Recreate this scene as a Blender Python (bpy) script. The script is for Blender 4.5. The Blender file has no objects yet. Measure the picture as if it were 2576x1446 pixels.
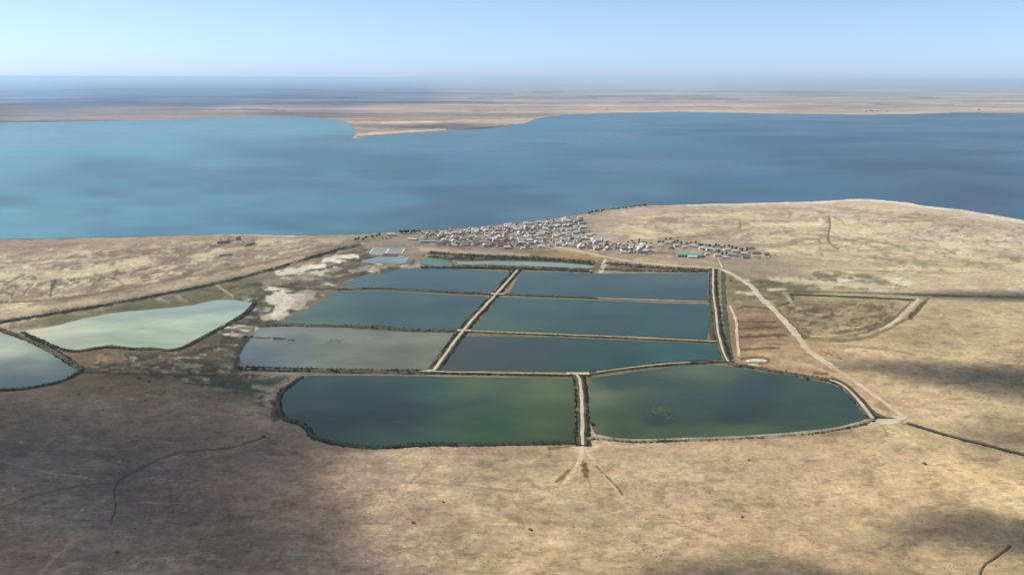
import bpy, math, random
import numpy as np
from mathutils import Matrix, Vector
from mathutils.geometry import delaunay_2d_cdt

S = bpy.context.scene
C = S.collection
random.seed(7)
RNG = np.random.RandomState(11)

# ------------------------------------------------------------------ camera
H = 450.0                      # flying height in metres
Z0 = 420.0                     # the plain lies this high above sea level
HFOV = 60.0
PITCH, ROLL = 13.27, 0.18
SUN_EL, SUN_AZ = 44.0, -78.0   # azimuth measured from the view direction, negative = left
cam_d = bpy.data.cameras.new('camera')
cam = bpy.data.objects.new('camera', cam_d)
C.objects.link(cam)
cam_d.sensor_fit = 'HORIZONTAL'
cam_d.angle = math.radians(HFOV)
cam_d.clip_start, cam_d.clip_end = 1.0, 600000.0
CAM_R = Matrix.Rotation(math.radians(90 - PITCH), 4, 'X') @ Matrix.Rotation(math.radians(ROLL), 4, 'Z')
cam.matrix_world = Matrix.Translation((0, 0, H + Z0)) @ CAM_R
S.camera = cam

# ------------------------------------------------------------------ sky, sun, exposure
el, az = math.radians(SUN_EL), math.radians(SUN_AZ)
SUN = Vector((math.sin(az) * math.cos(el), math.cos(az) * math.cos(el), math.sin(el)))
W = bpy.data.worlds.new('World')
S.world = W
W.use_nodes = True
nt = W.node_tree
nt.nodes.clear()
sky = nt.nodes.new('ShaderNodeTexSky')
sky.sky_type = 'NISHITA'
sky.sun_disc = False
sky.sun_elevation = el
sky.sun_rotation = az
sky.altitude = 400
sky.air_density = 1.0
sky.dust_density = 0.5
sky.ozone_density = 4.0
bg = nt.nodes.new('ShaderNodeBackground')
bg.inputs['Strength'].default_value = 0.084
wo = nt.nodes.new('ShaderNodeOutputWorld')
# pale blue haze low over the horizon, all the way round
wt = nt.nodes.new('ShaderNodeTexCoord')
wx = nt.nodes.new('ShaderNodeSeparateXYZ')
nt.links.new(wt.outputs['Generated'], wx.inputs[0])
wm = nt.nodes.new('ShaderNodeMapRange')
wm.inputs[1].default_value, wm.inputs[2].default_value = -0.05, 0.55
nt.links.new(wx.outputs['Z'], wm.inputs[0])
wc = nt.nodes.new('ShaderNodeValToRGB')
wc.color_ramp.interpolation = 'EASE'
for k, (p_, c_) in enumerate([(0.06, (.77, 1.0, 1.62)), (0.26, (.91, .925, 1.06)), (.9, (1.06, .86, .64))]):
    e_ = wc.color_ramp.elements[k] if k < 2 else wc.color_ramp.elements.new(p_)
    e_.position = p_
    e_.color = (*c_, 1)
nt.links.new(wm.outputs[0], wc.inputs[0])
wk = nt.nodes.new('ShaderNodeMix')
wk.data_type = 'RGBA'
wk.blend_type = 'MULTIPLY'
wk.inputs[0].default_value = 1.0
nt.links.new(sky.outputs[0], wk.inputs[6])
nt.links.new(wc.outputs[0], wk.inputs[7])
nt.links.new(wk.outputs[2], bg.inputs[0])
nt.links.new(bg.outputs[0], wo.inputs[0])
sd = bpy.data.lights.new('sun', 'SUN')
sd.energy = 3.6
sd.angle = math.radians(0.53)
sd.color = (1.0, 0.94, 0.84)
sun = bpy.data.objects.new('sun', sd)
C.objects.link(sun)
sun.rotation_euler = SUN.to_track_quat('Z', 'Y').to_euler()
sun.location = (0, 0, 3000)
S.view_settings.view_transform = 'Standard'
S.view_settings.look = 'None'
S.view_settings.gamma = 1.0
S.view_settings.use_curve_mapping = False
S.view_settings.exposure = 0.70
HAZE_DENSITY = 2.5e-5
HAZE_COLOR = (0.58, 0.79, 1.0)
S.cycles.volume_bounces = 1
S.cycles.max_bounces = 6

# ------------------------------------------------------------------ helpers
VW, VH = 2576.0, 1446.0        # grid in which the plan of the place was surveyed
FPX = (VW / 2) / math.tan(math.radians(HFOV / 2))
R3 = CAM_R.to_3x3()
R3n = np.array(R3)


def at(u, v, z=0.0):
    d = R3 @ Vector(((u - VW / 2) / FPX, -(v - VH / 2) / FPX, -1.0))
    t = (z - H) / d.z
    return Vector((d.x * t, d.y * t, z))


def at_np(u, v):
    d = np.stack([(u - VW / 2) / FPX, -(v - VH / 2) / FPX, -np.ones_like(u)], -1) @ R3n.T
    t = -H / d[..., 2]
    return d[..., 0] * t, d[..., 1] * t


def proj_np(x, y, z=0.0):
    p = np.stack([x, y, np.zeros_like(x) + z - H], -1) @ R3n
    return p[..., 0] / -p[..., 2] * FPX + VW / 2, -p[..., 1] / -p[..., 2] * FPX + VH / 2


_LAT = RNG.rand(256, 256)


def vnoise(x, y):
    xi, yi = np.floor(x).astype(int), np.floor(y).astype(int)
    fx, fy = x - xi, y - yi
    fx, fy = fx * fx * (3 - 2 * fx), fy * fy * (3 - 2 * fy)
    a = _LAT[xi & 255, yi & 255]; b = _LAT[(xi + 1) & 255, yi & 255]
    c = _LAT[xi & 255, (yi + 1) & 255]; d = _LAT[(xi + 1) & 255, (yi + 1) & 255]
    return (a * (1 - fx) + b * fx) * (1 - fy) + (c * (1 - fx) + d * fx) * fy


def fbm(x, y, s, n=4):
    o, a, t = 0, 1.0, 0.0
    for k in range(n):
        o = o + a * vnoise(x / s + 17.3 * k, y / s + 5.1 * k); t += a
        a *= 0.5; s *= 0.5
    return o / t


def sstep(a, b, x):
    t = np.clip((x - a) / (b - a), 0, 1)
    return t * t * (3 - 2 * t)


def seg_dist(px, py, pts):
    best = np.full(px.shape, 1e12)
    for (x0, y0), (x1, y1) in zip(pts[:-1], pts[1:]):
        dx, dy = x1 - x0, y1 - y0
        t = np.clip(((px - x0) * dx + (py - y0) * dy) / (dx * dx + dy * dy + 1e-9), 0, 1)
        best = np.minimum(best, (px - x0 - t * dx) ** 2 + (py - y0 - t * dy) ** 2)
    return np.sqrt(best)


def inside(px, py, poly):
    r = np.zeros(px.shape, bool)
    n = len(poly)
    for i in range(n):
        x0, y0 = poly[i]; x1, y1 = poly[(i + 1) % n]
        if y0 == y1:
            continue
        r ^= ((y0 > py) != (y1 > py)) & (px < (x1 - x0) * (py - y0) / (y1 - y0) + x0)
    return r


def resample(pts, step):
    out = []
    for a, b in zip(pts[:-1], pts[1:]):
        a, b = Vector(a), Vector(b)
        n = max(1, int((b - a).length / step))
        out += [a.lerp(b, k / n) for k in range(n)]
    out.append(Vector(pts[-1]))
    return out


def smooth(pts, it=2):
    pts = [Vector(p) for p in pts]
    for _ in range(it):
        q = [pts[0]]
        for a, b in zip(pts[:-1], pts[1:]):
            q += [a.lerp(b, .25), a.lerp(b, .75)]
        q.append(pts[-1]); pts = q
    return pts


def mesh(name, verts, faces, mats):
    me = bpy.data.meshes.new(name)
    me.from_pydata([tuple(v) for v in verts], [], faces)
    for m in (mats if isinstance(mats, (list, tuple)) else [mats]):
        me.materials.append(m)
    me.update()
    return me


def obj(name, me, parent=None, loc=None, rz=0.0, sc=None):
    o = bpy.data.objects.new(name, me)
    C.objects.link(o)
    if parent: o.parent = parent
    if loc is not None: o.location = loc
    if rz: o.rotation_euler = (0, 0, rz)
    if sc is not None: o.scale = sc
    return o


def tag(o, label=None, cat=None, group=None, kind=None):
    if label: o['label'] = label
    if cat: o['category'] = cat
    if group: o['group'] = group
    if kind: o['kind'] = kind
    return o


# ------------------------------------------------------------------ materials
def new_mat(name):
    m = bpy.data.materials.new(name)
    m.use_nodes = True
    t = m.node_tree
    return m, t, t.nodes['Principled BSDF']


def N(t, typ, **kw):
    n = t.nodes.new(typ)
    for k, v in kw.items():
        if k in n.inputs: n.inputs[k].default_value = v
        else: setattr(n, k, v)
    return n


def noise(t, vec, scale, detail=4, rough=.55, dist=0.0):
    n = N(t, 'ShaderNodeTexNoise', Scale=scale, Detail=detail, Roughness=rough, Distortion=dist)
    t.links.new(vec, n.inputs['Vector'])
    return n.outputs[0]


def maprange(t, val, a, b, c, d):
    n = N(t, 'ShaderNodeMapRange')
    n.inputs[1].default_value, n.inputs[2].default_value = a, b
    n.inputs[3].default_value, n.inputs[4].default_value = c, d
    t.links.new(val, n.inputs[0])
    return n.outputs[0]


def math_node(t, op, a, b):
    n = N(t, 'ShaderNodeMath', operation=op)
    for i, x in enumerate((a, b)):
        if isinstance(x, (int, float)): n.inputs[i].default_value = x
        else: t.links.new(x, n.inputs[i])
    return n.outputs[0]


def mixc(t, fac, a, b, mode='MIX'):
    n = N(t, 'ShaderNodeMix', data_type='RGBA', blend_type=mode)
    for sock, x in ((n.inputs[0], fac), (n.inputs[6], a), (n.inputs[7], b)):
        if isinstance(x, (int, float)): sock.default_value = x
        elif isinstance(x, tuple): sock.default_value = (*x, 1.0)
        else: t.links.new(x, sock)
    return n.outputs[2]


def scale_col(t, col, val):
    n = N(t, 'ShaderNodeVectorMath', operation='SCALE')
    t.links.new(col, n.inputs[0]); t.links.new(val, n.inputs['Scale'])
    return n.outputs[0]


def lin(r, g, b):
    f = lambda c: (c / 255 / 12.92) if c <= 10 else ((c / 255 + .055) / 1.055) ** 2.4
    return np.array([f(r), f(g), f(b)])


GK = 0.62                      # ground: reflectance behind a sunlit colour


def alb(r, g, b, k=GK):
    return lin(r, g, b) * k


def ground_material():
    m, t, b = new_mat('dry_steppe')
    pos = N(t, 'ShaderNodeTexCoord').outputs['Object']
    cov = N(t, 'ShaderNodeAttribute', attribute_name='cover')
    rel = N(t, 'ShaderNodeAttribute', attribute_name='rough')
    far = N(t, 'ShaderNodeAttribute', attribute_name='distant')
    mpf = N(t, 'ShaderNodeMapping'); mpf.inputs['Scale'].default_value = (.3, 1, 1)
    t.links.new(pos, mpf.inputs['Vector'])
    n_far = noise(t, mpf.outputs[0], 1 / 2000, 6, .7)
    n0 = noise(t, pos, 1 / 420, 4, .6, .6)
    n05 = noise(t, pos, 1 / 190, 5, .65, .8)
    n1 = noise(t, pos, 1 / 95, 5, .62, 1.1)
    n2 = noise(t, pos, 1 / 17, 4, .62, .7)
    n3 = noise(t, pos, 1 / 5.5, 3, .6, .3)
    v = math_node(t, 'MULTIPLY', maprange(t, n0, .3, .7, .88, 1.12), math_node(t, 'MULTIPLY', maprange(t, n05, .34, .66, .88, 1.12), maprange(t, n1, .34, .66, .84, 1.16)))
    v = math_node(t, 'MULTIPLY', v, maprange(t, n2, .3, .7, .80, 1.20))
    v = math_node(t, 'MULTIPLY', v, maprange(t, n3, .3, .7, .78, 1.22))
    one = math_node(t, 'SUBTRACT', v, 1.0)
    v = math_node(t, 'ADD', math_node(t, 'MULTIPLY', one, rel.outputs['Fac']), 1.0)
    vf = math_node(t, 'MULTIPLY', maprange(t, n_far, .36, .62, -.55, .4), far.outputs['Fac'])
    v = math_node(t, 'ADD', v, vf)
    col = scale_col(t, cov.outputs['Color'], v)
    # low mauve herbs and olive tussocks between the straw
    na = noise(t, pos, 1 / 160, 4, .6, .5)
    col = mixc(t, math_node(t, 'MULTIPLY', maprange(t, na, .5, .72, 0, .4), rel.outputs['Fac']), col,
               mixc(t, 1.0, col, (0.90, .84, .86), 'MULTIPLY'))
    nb = noise(t, pos, 1 / 48, 4, .65, .9)
    col = mixc(t, math_node(t, 'MULTIPLY', maprange(t, nb, .56, .74, 0, .45), rel.outputs['Fac']), col,
               mixc(t, 1.0, col, (0.74, .77, .70), 'MULTIPLY'))
    nc_ = noise(t, pos, 1 / 34, 3, .6, .4)
    col = mixc(t, 1.0, col, mixc(t, maprange(t, nc_, .36, .64, 0, 1), (1.02, .985, .98), (1.0, 1.01, .95)), 'MULTIPLY')
    # dots of scrub
    vo = N(t, 'ShaderNodeTexVoronoi', Scale=1 / 17.0)
    t.links.new(pos, vo.inputs['Vector'])
    dots = math_node(t, 'MULTIPLY', maprange(t, vo.outputs['Distance'], .08, .2, 1, 0), maprange(t, n1, .5, .62, 0, .5))
    dots = math_node(t, 'MULTIPLY', dots, rel.outputs['Fac'])
    col = mixc(t, dots, col, mixc(t, 1.0, col, (.5, .52, .45), 'MULTIPLY'))
    t.links.new(col, b.inputs['Base Color'])
    b.inputs['Roughness'].default_value = 1.0
    b.inputs['Specular IOR Level'].default_value = 0.0
    bm = N(t, 'ShaderNodeBump', Strength=.5, Distance=1.2)
    hsum = math_node(t, 'ADD', n2, math_node(t, 'MULTIPLY', n3, .35))
    t.links.new(hsum, bm.inputs['Height'])
    t.links.new(bm.outputs[0], b.inputs['Normal'])
    return m


def soil_material(name, col, var=.25, scale=1 / 9, col2=None):
    m, t, b = new_mat(name)
    pos = N(t, 'ShaderNodeTexCoord').outputs['Object']
    n1 = noise(t, pos, scale, 5, .65, .4)
    n2 = noise(t, pos, scale / 7, 4, .6, .4)
    c1 = tuple(np.array(col)); c2 = tuple(np.array(col2 if col2 is not None else np.array(col) * .55))
    c = mixc(t, maprange(t, n2, .38, .62, 0, 1), c1, c2)
    c = scale_col(t, c, maprange(t, n1, .25, .75, 1 - var, 1 + var))
    t.links.new(c, b.inputs['Base Color'])
    b.inputs['Roughness'].default_value = 1.0
    b.inputs['Specular IOR Level'].default_value = 0.05
    return m


def plain(name, col, rough=.8, var=.18, scale=.25):
    m, t, b = new_mat(name)
    pos = N(t, 'ShaderNodeTexCoord').outputs['Object']
    n = noise(t, pos, scale, 4)
    rnd = N(t, 'ShaderNodeObjectInfo').outputs['Random']
    v = math_node(t, 'MULTIPLY', maprange(t, n, .25, .75, 1 - var, 1 + var), maprange(t, rnd, 0, 1, .8, 1.12))
    base = N(t, 'ShaderNodeRGB'); base.outputs[0].default_value = (*col, 1)
    t.links.new(scale_col(t, base.outputs[0], v), b.inputs['Base Color'])
    b.inputs['Roughness'].default_value = rough
    b.inputs['Specular IOR Level'].default_value = .2
    return m


def water_material(name, rough, var, wave, scale, spec=.5, rv=.4):
    """Turbid water: body colour, partly with painted reflection, comes from the attribute 'cover', patched by sediment and wind."""
    m, t, b = new_mat(name)
    pos = N(t, 'ShaderNodeTexCoord').outputs['Object']
    cov = N(t, 'ShaderNodeAttribute', attribute_name='cover')
    mp = N(t, 'ShaderNodeMapping'); mp.inputs['Scale'].default_value = (.6, 1.0, 1)
    mp.inputs['Rotation'].default_value = (0, 0, .12)
    t.links.new(pos, mp.inputs['Vector'])
    n = noise(t, mp.outputs[0], scale, 4, .5, .6)
    n2 = noise(t, mp.outputs[0], scale * 5, 3, .55, .5)
    v = math_node(t, 'MULTIPLY', maprange(t, n, .32, .68, 1 - var, 1 + var), maprange(t, n2, .3, .7, 1 - var * .35, 1 + var * .35))
    t.links.new(scale_col(t, cov.outputs['Color'], v), b.inputs['Base Color'])
    t.links.new(maprange(t, n, .35, .65, rough * (1 - rv), rough * (1 + rv)), b.inputs['Roughness'])
    b.inputs['IOR'].default_value = 1.333
    b.inputs['Specular IOR Level'].default_value = spec
    if wave:
        w = noise(t, pos, 1 / 7.0, 3, .6)
        bm = N(t, 'ShaderNodeBump', Strength=wave, Distance=.6)
        t.links.new(w, bm.inputs['Height'])
        t.links.new(bm.outputs[0], b.inputs['Normal'])
    return m


M_GROUND = ground_material()
M_LAKE = water_material('lake_water', .32, .22, .22, 1 / 850, .38, .17)
M_POND = water_material('pond_water', .17, .24, .14, 1 / 130, .27)
M_DIKE = soil_material('overgrown_bank', (.098, .092, .060), .35, 1 / 5, (.056, .056, .038))
M_BANK = soil_material('reedy_bank', (.075, .070, .048), .35, 1 / 5, (.046, .046, .032))
M_DIKE_PALE = soil_material('dry_earth_bank', (.30, .26, .19), .25, 1 / 6, (.17, .155, .11))
M_ROAD = soil_material('pale_dirt', (.51, .43, .315), .2, 1 / 6, (.40, .33, .235))
M_DITCH = soil_material('ditch_weeds', (.095, .093, .058), .3, 1 / 7, (.055, .062, .042))
M_REED = plain('reeds', (.045, .048, .028), .9, .3, .1)
M_DRY = plain('dry_scrub', (.20, .155, .10), .9, .3, .3)
M_SHRUB = plain('shrub_leaves', (.050, .058, .034), .9, .3, .3)
M_TREE = plain('tree_leaves', (.042, .055, .036), .9, .3, .3)
M_BARK = plain('bark', (.12, .09, .07), .95)
M_WHITE = plain('whitewashed_wall', (.56, .525, .475), .85)
M_TAN = plain('clay_wall', (.46, .40, .33), .9)
M_STONE = plain('grey_stone_wall', (.36, .34, .32), .9)
M_ROOFS = {'pale grey': plain('pale_slate_roof', (.51, .485, .455), .7),
           'grey': plain('grey_slate_roof', (.30, .29, .285), .75),
           'dark': plain('dark_roof', (.10, .10, .115), .8),
           'rust brown': plain('rust_brown_roof', (.20, .105, .085), .8),
           'mauve': plain('mauve_roof', (.44, .34, .40), .75)}
M_GREEN_ROOF = plain('green_metal_roof', (.14, .27, .215), .6, .15, .08)
M_TEAL_ROOF = plain('pale_teal_roof', (.42, .56, .52), .6)
M_OUT, _t, _b = new_mat('outbuilding_plaster')
_pos = N(_t, 'ShaderNodeTexCoord').outputs['Object']
_c = mixc(_t, maprange(_t, noise(_t, _pos, 1 / 14, 2, .5), .42, .58, 0, 1), (.22, .19, .165), (.50, .46, .41))
_t.links.new(_c, _b.inputs['Base Color']); _b.inputs['Roughness'].default_value = .9
M_DOOR = plain('dark_opening', (.04, .04, .045), .9)
M_CONCRETE = plain('concrete', (.50, .48, .43), .85)

# ------------------------------------------------------------------ plan of the water
LAKE = [(-1300, 648), (-500, 622), (0, 602), (180, 598.5), (290, 597), (480, 591), (600, 588), (740, 591.5), (805, 590.5),
        (900, 589), (960, 584), (1010, 583), (1055, 579), (1150, 574), (1230, 567), (1310, 560), (1380, 551), (1428, 545),
        (1475, 537), (1530, 527), (1600, 519), (1640, 516.5), (1720, 514), (1800, 512), (1917, 509.6), (2050, 506),
        (2107, 503), (2147, 499.5), (2184, 500), (2284, 509), (2317, 516), (2417, 526), (2484, 537), (2576, 553),
        (2700, 580), (2900, 625), (3300, 680), (3900, 720),
        (3900, 292), (2900, 287), (2576, 285.5), (2400, 284), (2284, 288), (2167, 289), (2017, 287), (1917, 286), (1717, 282),
        (1509, 286), (1432, 288), (1359, 297), (1309, 314), (1259, 320), (1219, 325), (1142, 329), (1059, 337), (959, 342),
        (899, 348.5), (886, 350), (889, 344), (893, 334), (889, 321), (872, 308), (850, 302), (800, 297), (667, 294), (533, 296.5),
        (400, 303), (200, 306), (0, 309), (-500, 318), (-1300, 330)]

DK = dict(
    deep=(.030, .042, .046), teal=(.026, .058, .058), blue=(.040, .058, .072), green=(.060, .092, .040), olive=(.085, .095, .060),
    grey=(.135, .140, .122), jade=(.46, .56, .43), milky=(.42, .47, .36), rim=(.11, .115, .085))
# name of the pond, outline, colour samples (u, v, colour with some painted reflection), label
PONDS = [
    ([(58, 832), (97, 826), (156, 816), (208, 801), (260, 791.5), (325, 783), (422, 775), (487, 767), (532, 756), (568, 753.5), (610, 757),
      (636, 760.6), (617, 783), (581, 806), (532, 832), (487, 856), (455, 873), (422, 878), (383, 872.7), (338, 874), (279, 867),
      (234, 872.7), (195, 880), (156, 876), (110, 856), (71, 842)],
     [(80, 836, (0.409, 0.386, 0.236)), (200, 860, (0.376, 0.401, 0.248)), (300, 820, (0.302, 0.356, 0.223)), (450, 850, (0.295, 0.349, 0.223)), (600, 765, (0.270, 0.342, 0.260)), (400, 790, (0.295, 0.356, 0.248))],
     'milky jade green pond with a wavy lower bank at the foot of the left slopes'),
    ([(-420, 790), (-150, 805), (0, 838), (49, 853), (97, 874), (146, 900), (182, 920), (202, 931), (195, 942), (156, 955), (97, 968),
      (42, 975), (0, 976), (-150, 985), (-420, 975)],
     [(0, 850, (0.250, 0.273, 0.194)), (40, 880, (0.301, 0.314, 0.209)), (60, 910, (0.180, 0.204, 0.129)), (60, 960, (0.096, 0.138, 0.086)), (180, 930, (0.111, 0.154, 0.092))],  # pale upper part is cloud reflection painted into the water colour
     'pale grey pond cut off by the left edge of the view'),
    ([(858, 716), (912, 693), (975, 686), (1002, 677), (1060, 672), (1157, 677), (1286, 684), (1262, 708), (1237, 734), (1190, 735),
      (1100, 731), (960, 722), (900, 724)],
     [(1000, 690, (0.033, 0.060, 0.030)), (900, 710, (0.048, 0.077, 0.036)), (1150, 700, (0.033, 0.056, 0.034)), (1230, 700, (0.040, 0.060, 0.032))],
     'slate blue pond at the top of the left pond column'),
    ([(700, 812), (740, 793), (790, 768), (828, 742), (850, 732.5), (960, 731), (1100, 740), (1228, 746), (1190, 788), (1150, 828),
      (1043, 828), (926, 820), (764, 815)],
     [(740, 805, (0.068, 0.098, 0.039)), (830, 770, (0.048, 0.080, 0.036)), (950, 750, (0.033, 0.056, 0.032)), (1050, 800, (0.036, 0.066, 0.034)), (1150, 780, (0.033, 0.056, 0.030))],
     'blue green pond in the middle of the left pond column'),
    ([(634, 853), (645, 830), (660, 824), (718, 822), (861, 826), (1024, 835), (1142, 838), (1110, 882), (1074, 929), (959, 928),
      (829, 926), (699, 923), (611, 921), (602, 895), (620, 864)],
     [(640, 890, (.085, .108, .100)), (720, 860, (.112, .122, .088)), (850, 860, (.128, .128, .078)), (1000, 890, (.120, .115, .068)), (1090, 860, (.140, .142, .080)), (680, 840, (.155, .155, .112))],
     'shallow grey brown pond at the bottom of the left pond column'),
    ([(1312, 683), (1400, 684), (1486, 687.5), (1533, 688), (1658, 687), (1780, 687), (1779, 757), (1619, 751), (1502, 748), (1346, 742), (1280, 737)],
     [(1340, 700, (0.036, 0.060, 0.030)), (1500, 720, (0.030, 0.050, 0.030)), (1700, 700, (0.042, 0.066, 0.030)), (1700, 735, (0.028, 0.046, 0.029))],
     'slate blue pond at the top of the right pond column below the road'),
    ([(1256, 746), (1346, 750), (1502, 755), (1658, 761), (1784, 765), (1786, 800), (1778, 853), (1580, 844), (1424, 838), (1184, 831)],
     [(1230, 810, (0.045, 0.071, 0.032)), (1300, 780, (0.030, 0.060, 0.030)), (1500, 790, (0.025, 0.050, 0.027)), (1700, 800, (0.021, 0.052, 0.029)), (1760, 840, (0.022, 0.052, 0.029))],
     'teal pond in the middle of the right pond column'),
    ([(1157, 845), (1385, 848), (1580, 856), (1800, 866), (1810, 878), (1814, 902), (1774, 905), (1658, 913), (1541, 927), (1478, 936),
      (1424, 934), (1268, 932), (1104, 932)],
     [(1180, 880, (0.044, 0.046, 0.029)), (1350, 880, (0.031, 0.043, 0.025)), (1550, 890, (0.019, 0.052, 0.032)), (1700, 890, (0.020, 0.063, 0.036)), (1450, 915, (0.022, 0.048, 0.024))],
     'dark teal wedge shaped pond at the bottom of the right pond column'),
    ([(757, 953), (777, 944.5), (861, 944), (1089, 946), (1268, 949), (1424, 951), (1441, 953), (1446, 1024), (1446, 1104), (1434, 1110), (1346, 1111),
      (1190, 1114), (1069, 1113), (991, 1120), (926, 1122), (845, 1111), (790, 1095), (777, 1070), (757, 1060), (731, 1057), (712, 1041),
      (706, 1018), (712, 989), (738, 969)],
     [(760, 980, (0.030, 0.051, 0.032)), (730, 1030, (0.034, 0.054, 0.030)), (900, 1000, (0.023, 0.047, 0.032)), (1000, 1050, (0.022, 0.037, 0.028)), (1080, 970, (0.025, 0.050, 0.030)), (1200, 970, (0.046, 0.069, 0.024)), (1400, 975, (0.061, 0.085, 0.023)), (1400, 1050, (0.046, 0.069, 0.017)), (1200, 1020, (0.030, 0.058, 0.025)),
      (1250, 1080, (0.025, 0.057, 0.022)), (1400, 1095, (0.040, 0.058, 0.020)), (900, 1105, (0.029, 0.058, 0.026))],
     'front pond with dark blue left half and algae green right half'),
    ([(1486, 950), (1580, 937), (1697, 922), (1774, 916), (1828, 920), (1884, 929), (1983, 945), (2063, 959), (2095, 966), (2125, 982),
      (2152, 1011), (2176, 1039), (2184, 1050), (2143, 1065), (2083, 1077), (1983, 1087), (1864, 1095), (1744, 1099), (1619, 1104),
      (1541, 1100), (1496, 1090), (1484, 1063), (1480, 993)],
     [(1490, 1000, (0.092, 0.108, 0.051)), (1500, 1070, (0.082, 0.102, 0.038)), (1560, 1060, (0.040, 0.064, 0.026)), (1640, 1090, (0.059, 0.081, 0.026)), (1850, 1088, (0.052, 0.073, 0.022)), (1560, 960, (0.033, 0.056, 0.030)), (1750, 1000, (0.022, 0.043, 0.028)), (1900, 990, (0.020, 0.036, 0.026)),
      (1650, 1060, (0.020, 0.034, 0.019)), (1850, 1050, (0.019, 0.036, 0.021)), (2000, 1010, (0.029, 0.056, 0.030)), (2130, 1030, (0.025, 0.047, 0.026)), (1780, 930, (0.066, 0.094, 0.038)), (1660, 1040, (0.026, 0.044, 0.025)), (2100, 1060, (0.033, 0.056, 0.026))],
     'large dark teal front pond with a rounded right end'),
    ([(1150, 659), (1220, 657), (1300, 657), (1400, 661), (1478, 665), (1500, 671), (1478, 675), (1300, 667.5), (1150, 664)],
     [(1150, 660, (.20, .245, .16)), (1450, 668, (.21, .24, .16))], 'narrow jade strip of water between village gardens and ponds'),
    ([(909, 656), (951, 646), (1032, 646), (1018, 663), (909, 661)],
     [(909, 660, (.22, .22, .16)), (1000, 655, (.18, .23, .165))], 'small jade basin left of the garden strip below the white tanks'),
    ([(1060, 652), (1085, 645), (1105, 650), (1135, 660), (1140, 670), (1085, 668), (1055, 664)],
     [(1090, 660, (0.074, 0.116, 0.056))], 'weedy green pool at the left end of the garden strip'),
]


def rbf(u, v, samples, p=2.2, vs=2.0, base=30.0):
    num = np.zeros(u.shape + (3,)); den = np.zeros(u.shape)
    for su, sv, c in samples:
        d2 = (u - su) ** 2 + (vs * (v - sv)) ** 2
        w = 1.0 / (d2 + base * base) ** (p / 2)
        num += w[..., None] * np.array(c); den += w
    return num / den[..., None]


def water_sheet(name, outline, samples, z, mat, label, nu, nv, jitter=.8, p=3.0, base=14.0):
    w = [at(u, v, z) for u, v in outline]
    pts = [q.copy() for q in resample(outline + [outline[0]], 14.0 if nu > 20 else 9.0)][:-1]
    pts = [Vector((q[0] + random.uniform(-jitter, jitter), q[1] + random.uniform(-jitter, jitter) * .45)) for q in pts]
    us, vs = [q[0] for q in pts], [q[1] for q in pts]
    gu, gv = np.meshgrid(np.linspace(min(us), max(us), nu), np.linspace(min(vs), max(vs), nv))
    gu, gv = gu.ravel(), gv.ravel()
    ring = [(q[0], q[1]) for q in pts]
    ok = inside(gu, gv, ring) & (seg_dist(gu, gv, ring + [ring[0]]) > 2.5)
    allp = pts + [Vector((a, b)) for a, b in zip(gu[ok], gv[ok])]
    n = len(pts)
    v2, e2, f2, *_ = delaunay_2d_cdt(allp, [(i, (i + 1) % n) for i in range(n)], [], 1, 1e-5)
    u = np.array([q[0] for q in v2]); v = np.array([q[1] for q in v2])
    verts = [at(a, b, z) for a, b in zip(u, v)]
    fs = []
    for f in f2:
        a, b, c = (verts[i] for i in f[:3])
        fs.append(tuple(f) if (b - a).cross(c - a).z > 0 else tuple(reversed(f)))
    me = mesh(name, verts, fs, mat)
    col = rbf(u, v, samples, p, 2.0, base)
    if nu > 100:      # broad soft patches of darker and lighter lake water
        col = col * (1 + np.clip((fbm(u, v * 6.5, 300, 4) - .5) * 1.7, -.26, .2))[:, None]
    at_ = me.attributes.new('cover', 'FLOAT_COLOR', 'POINT')
    at_.data.foreach_set('color', np.concatenate([col, np.ones((len(u), 1))], 1).astype(np.float32).ravel())
    return tag(obj(name, me), label, None, None, 'structure')


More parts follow.
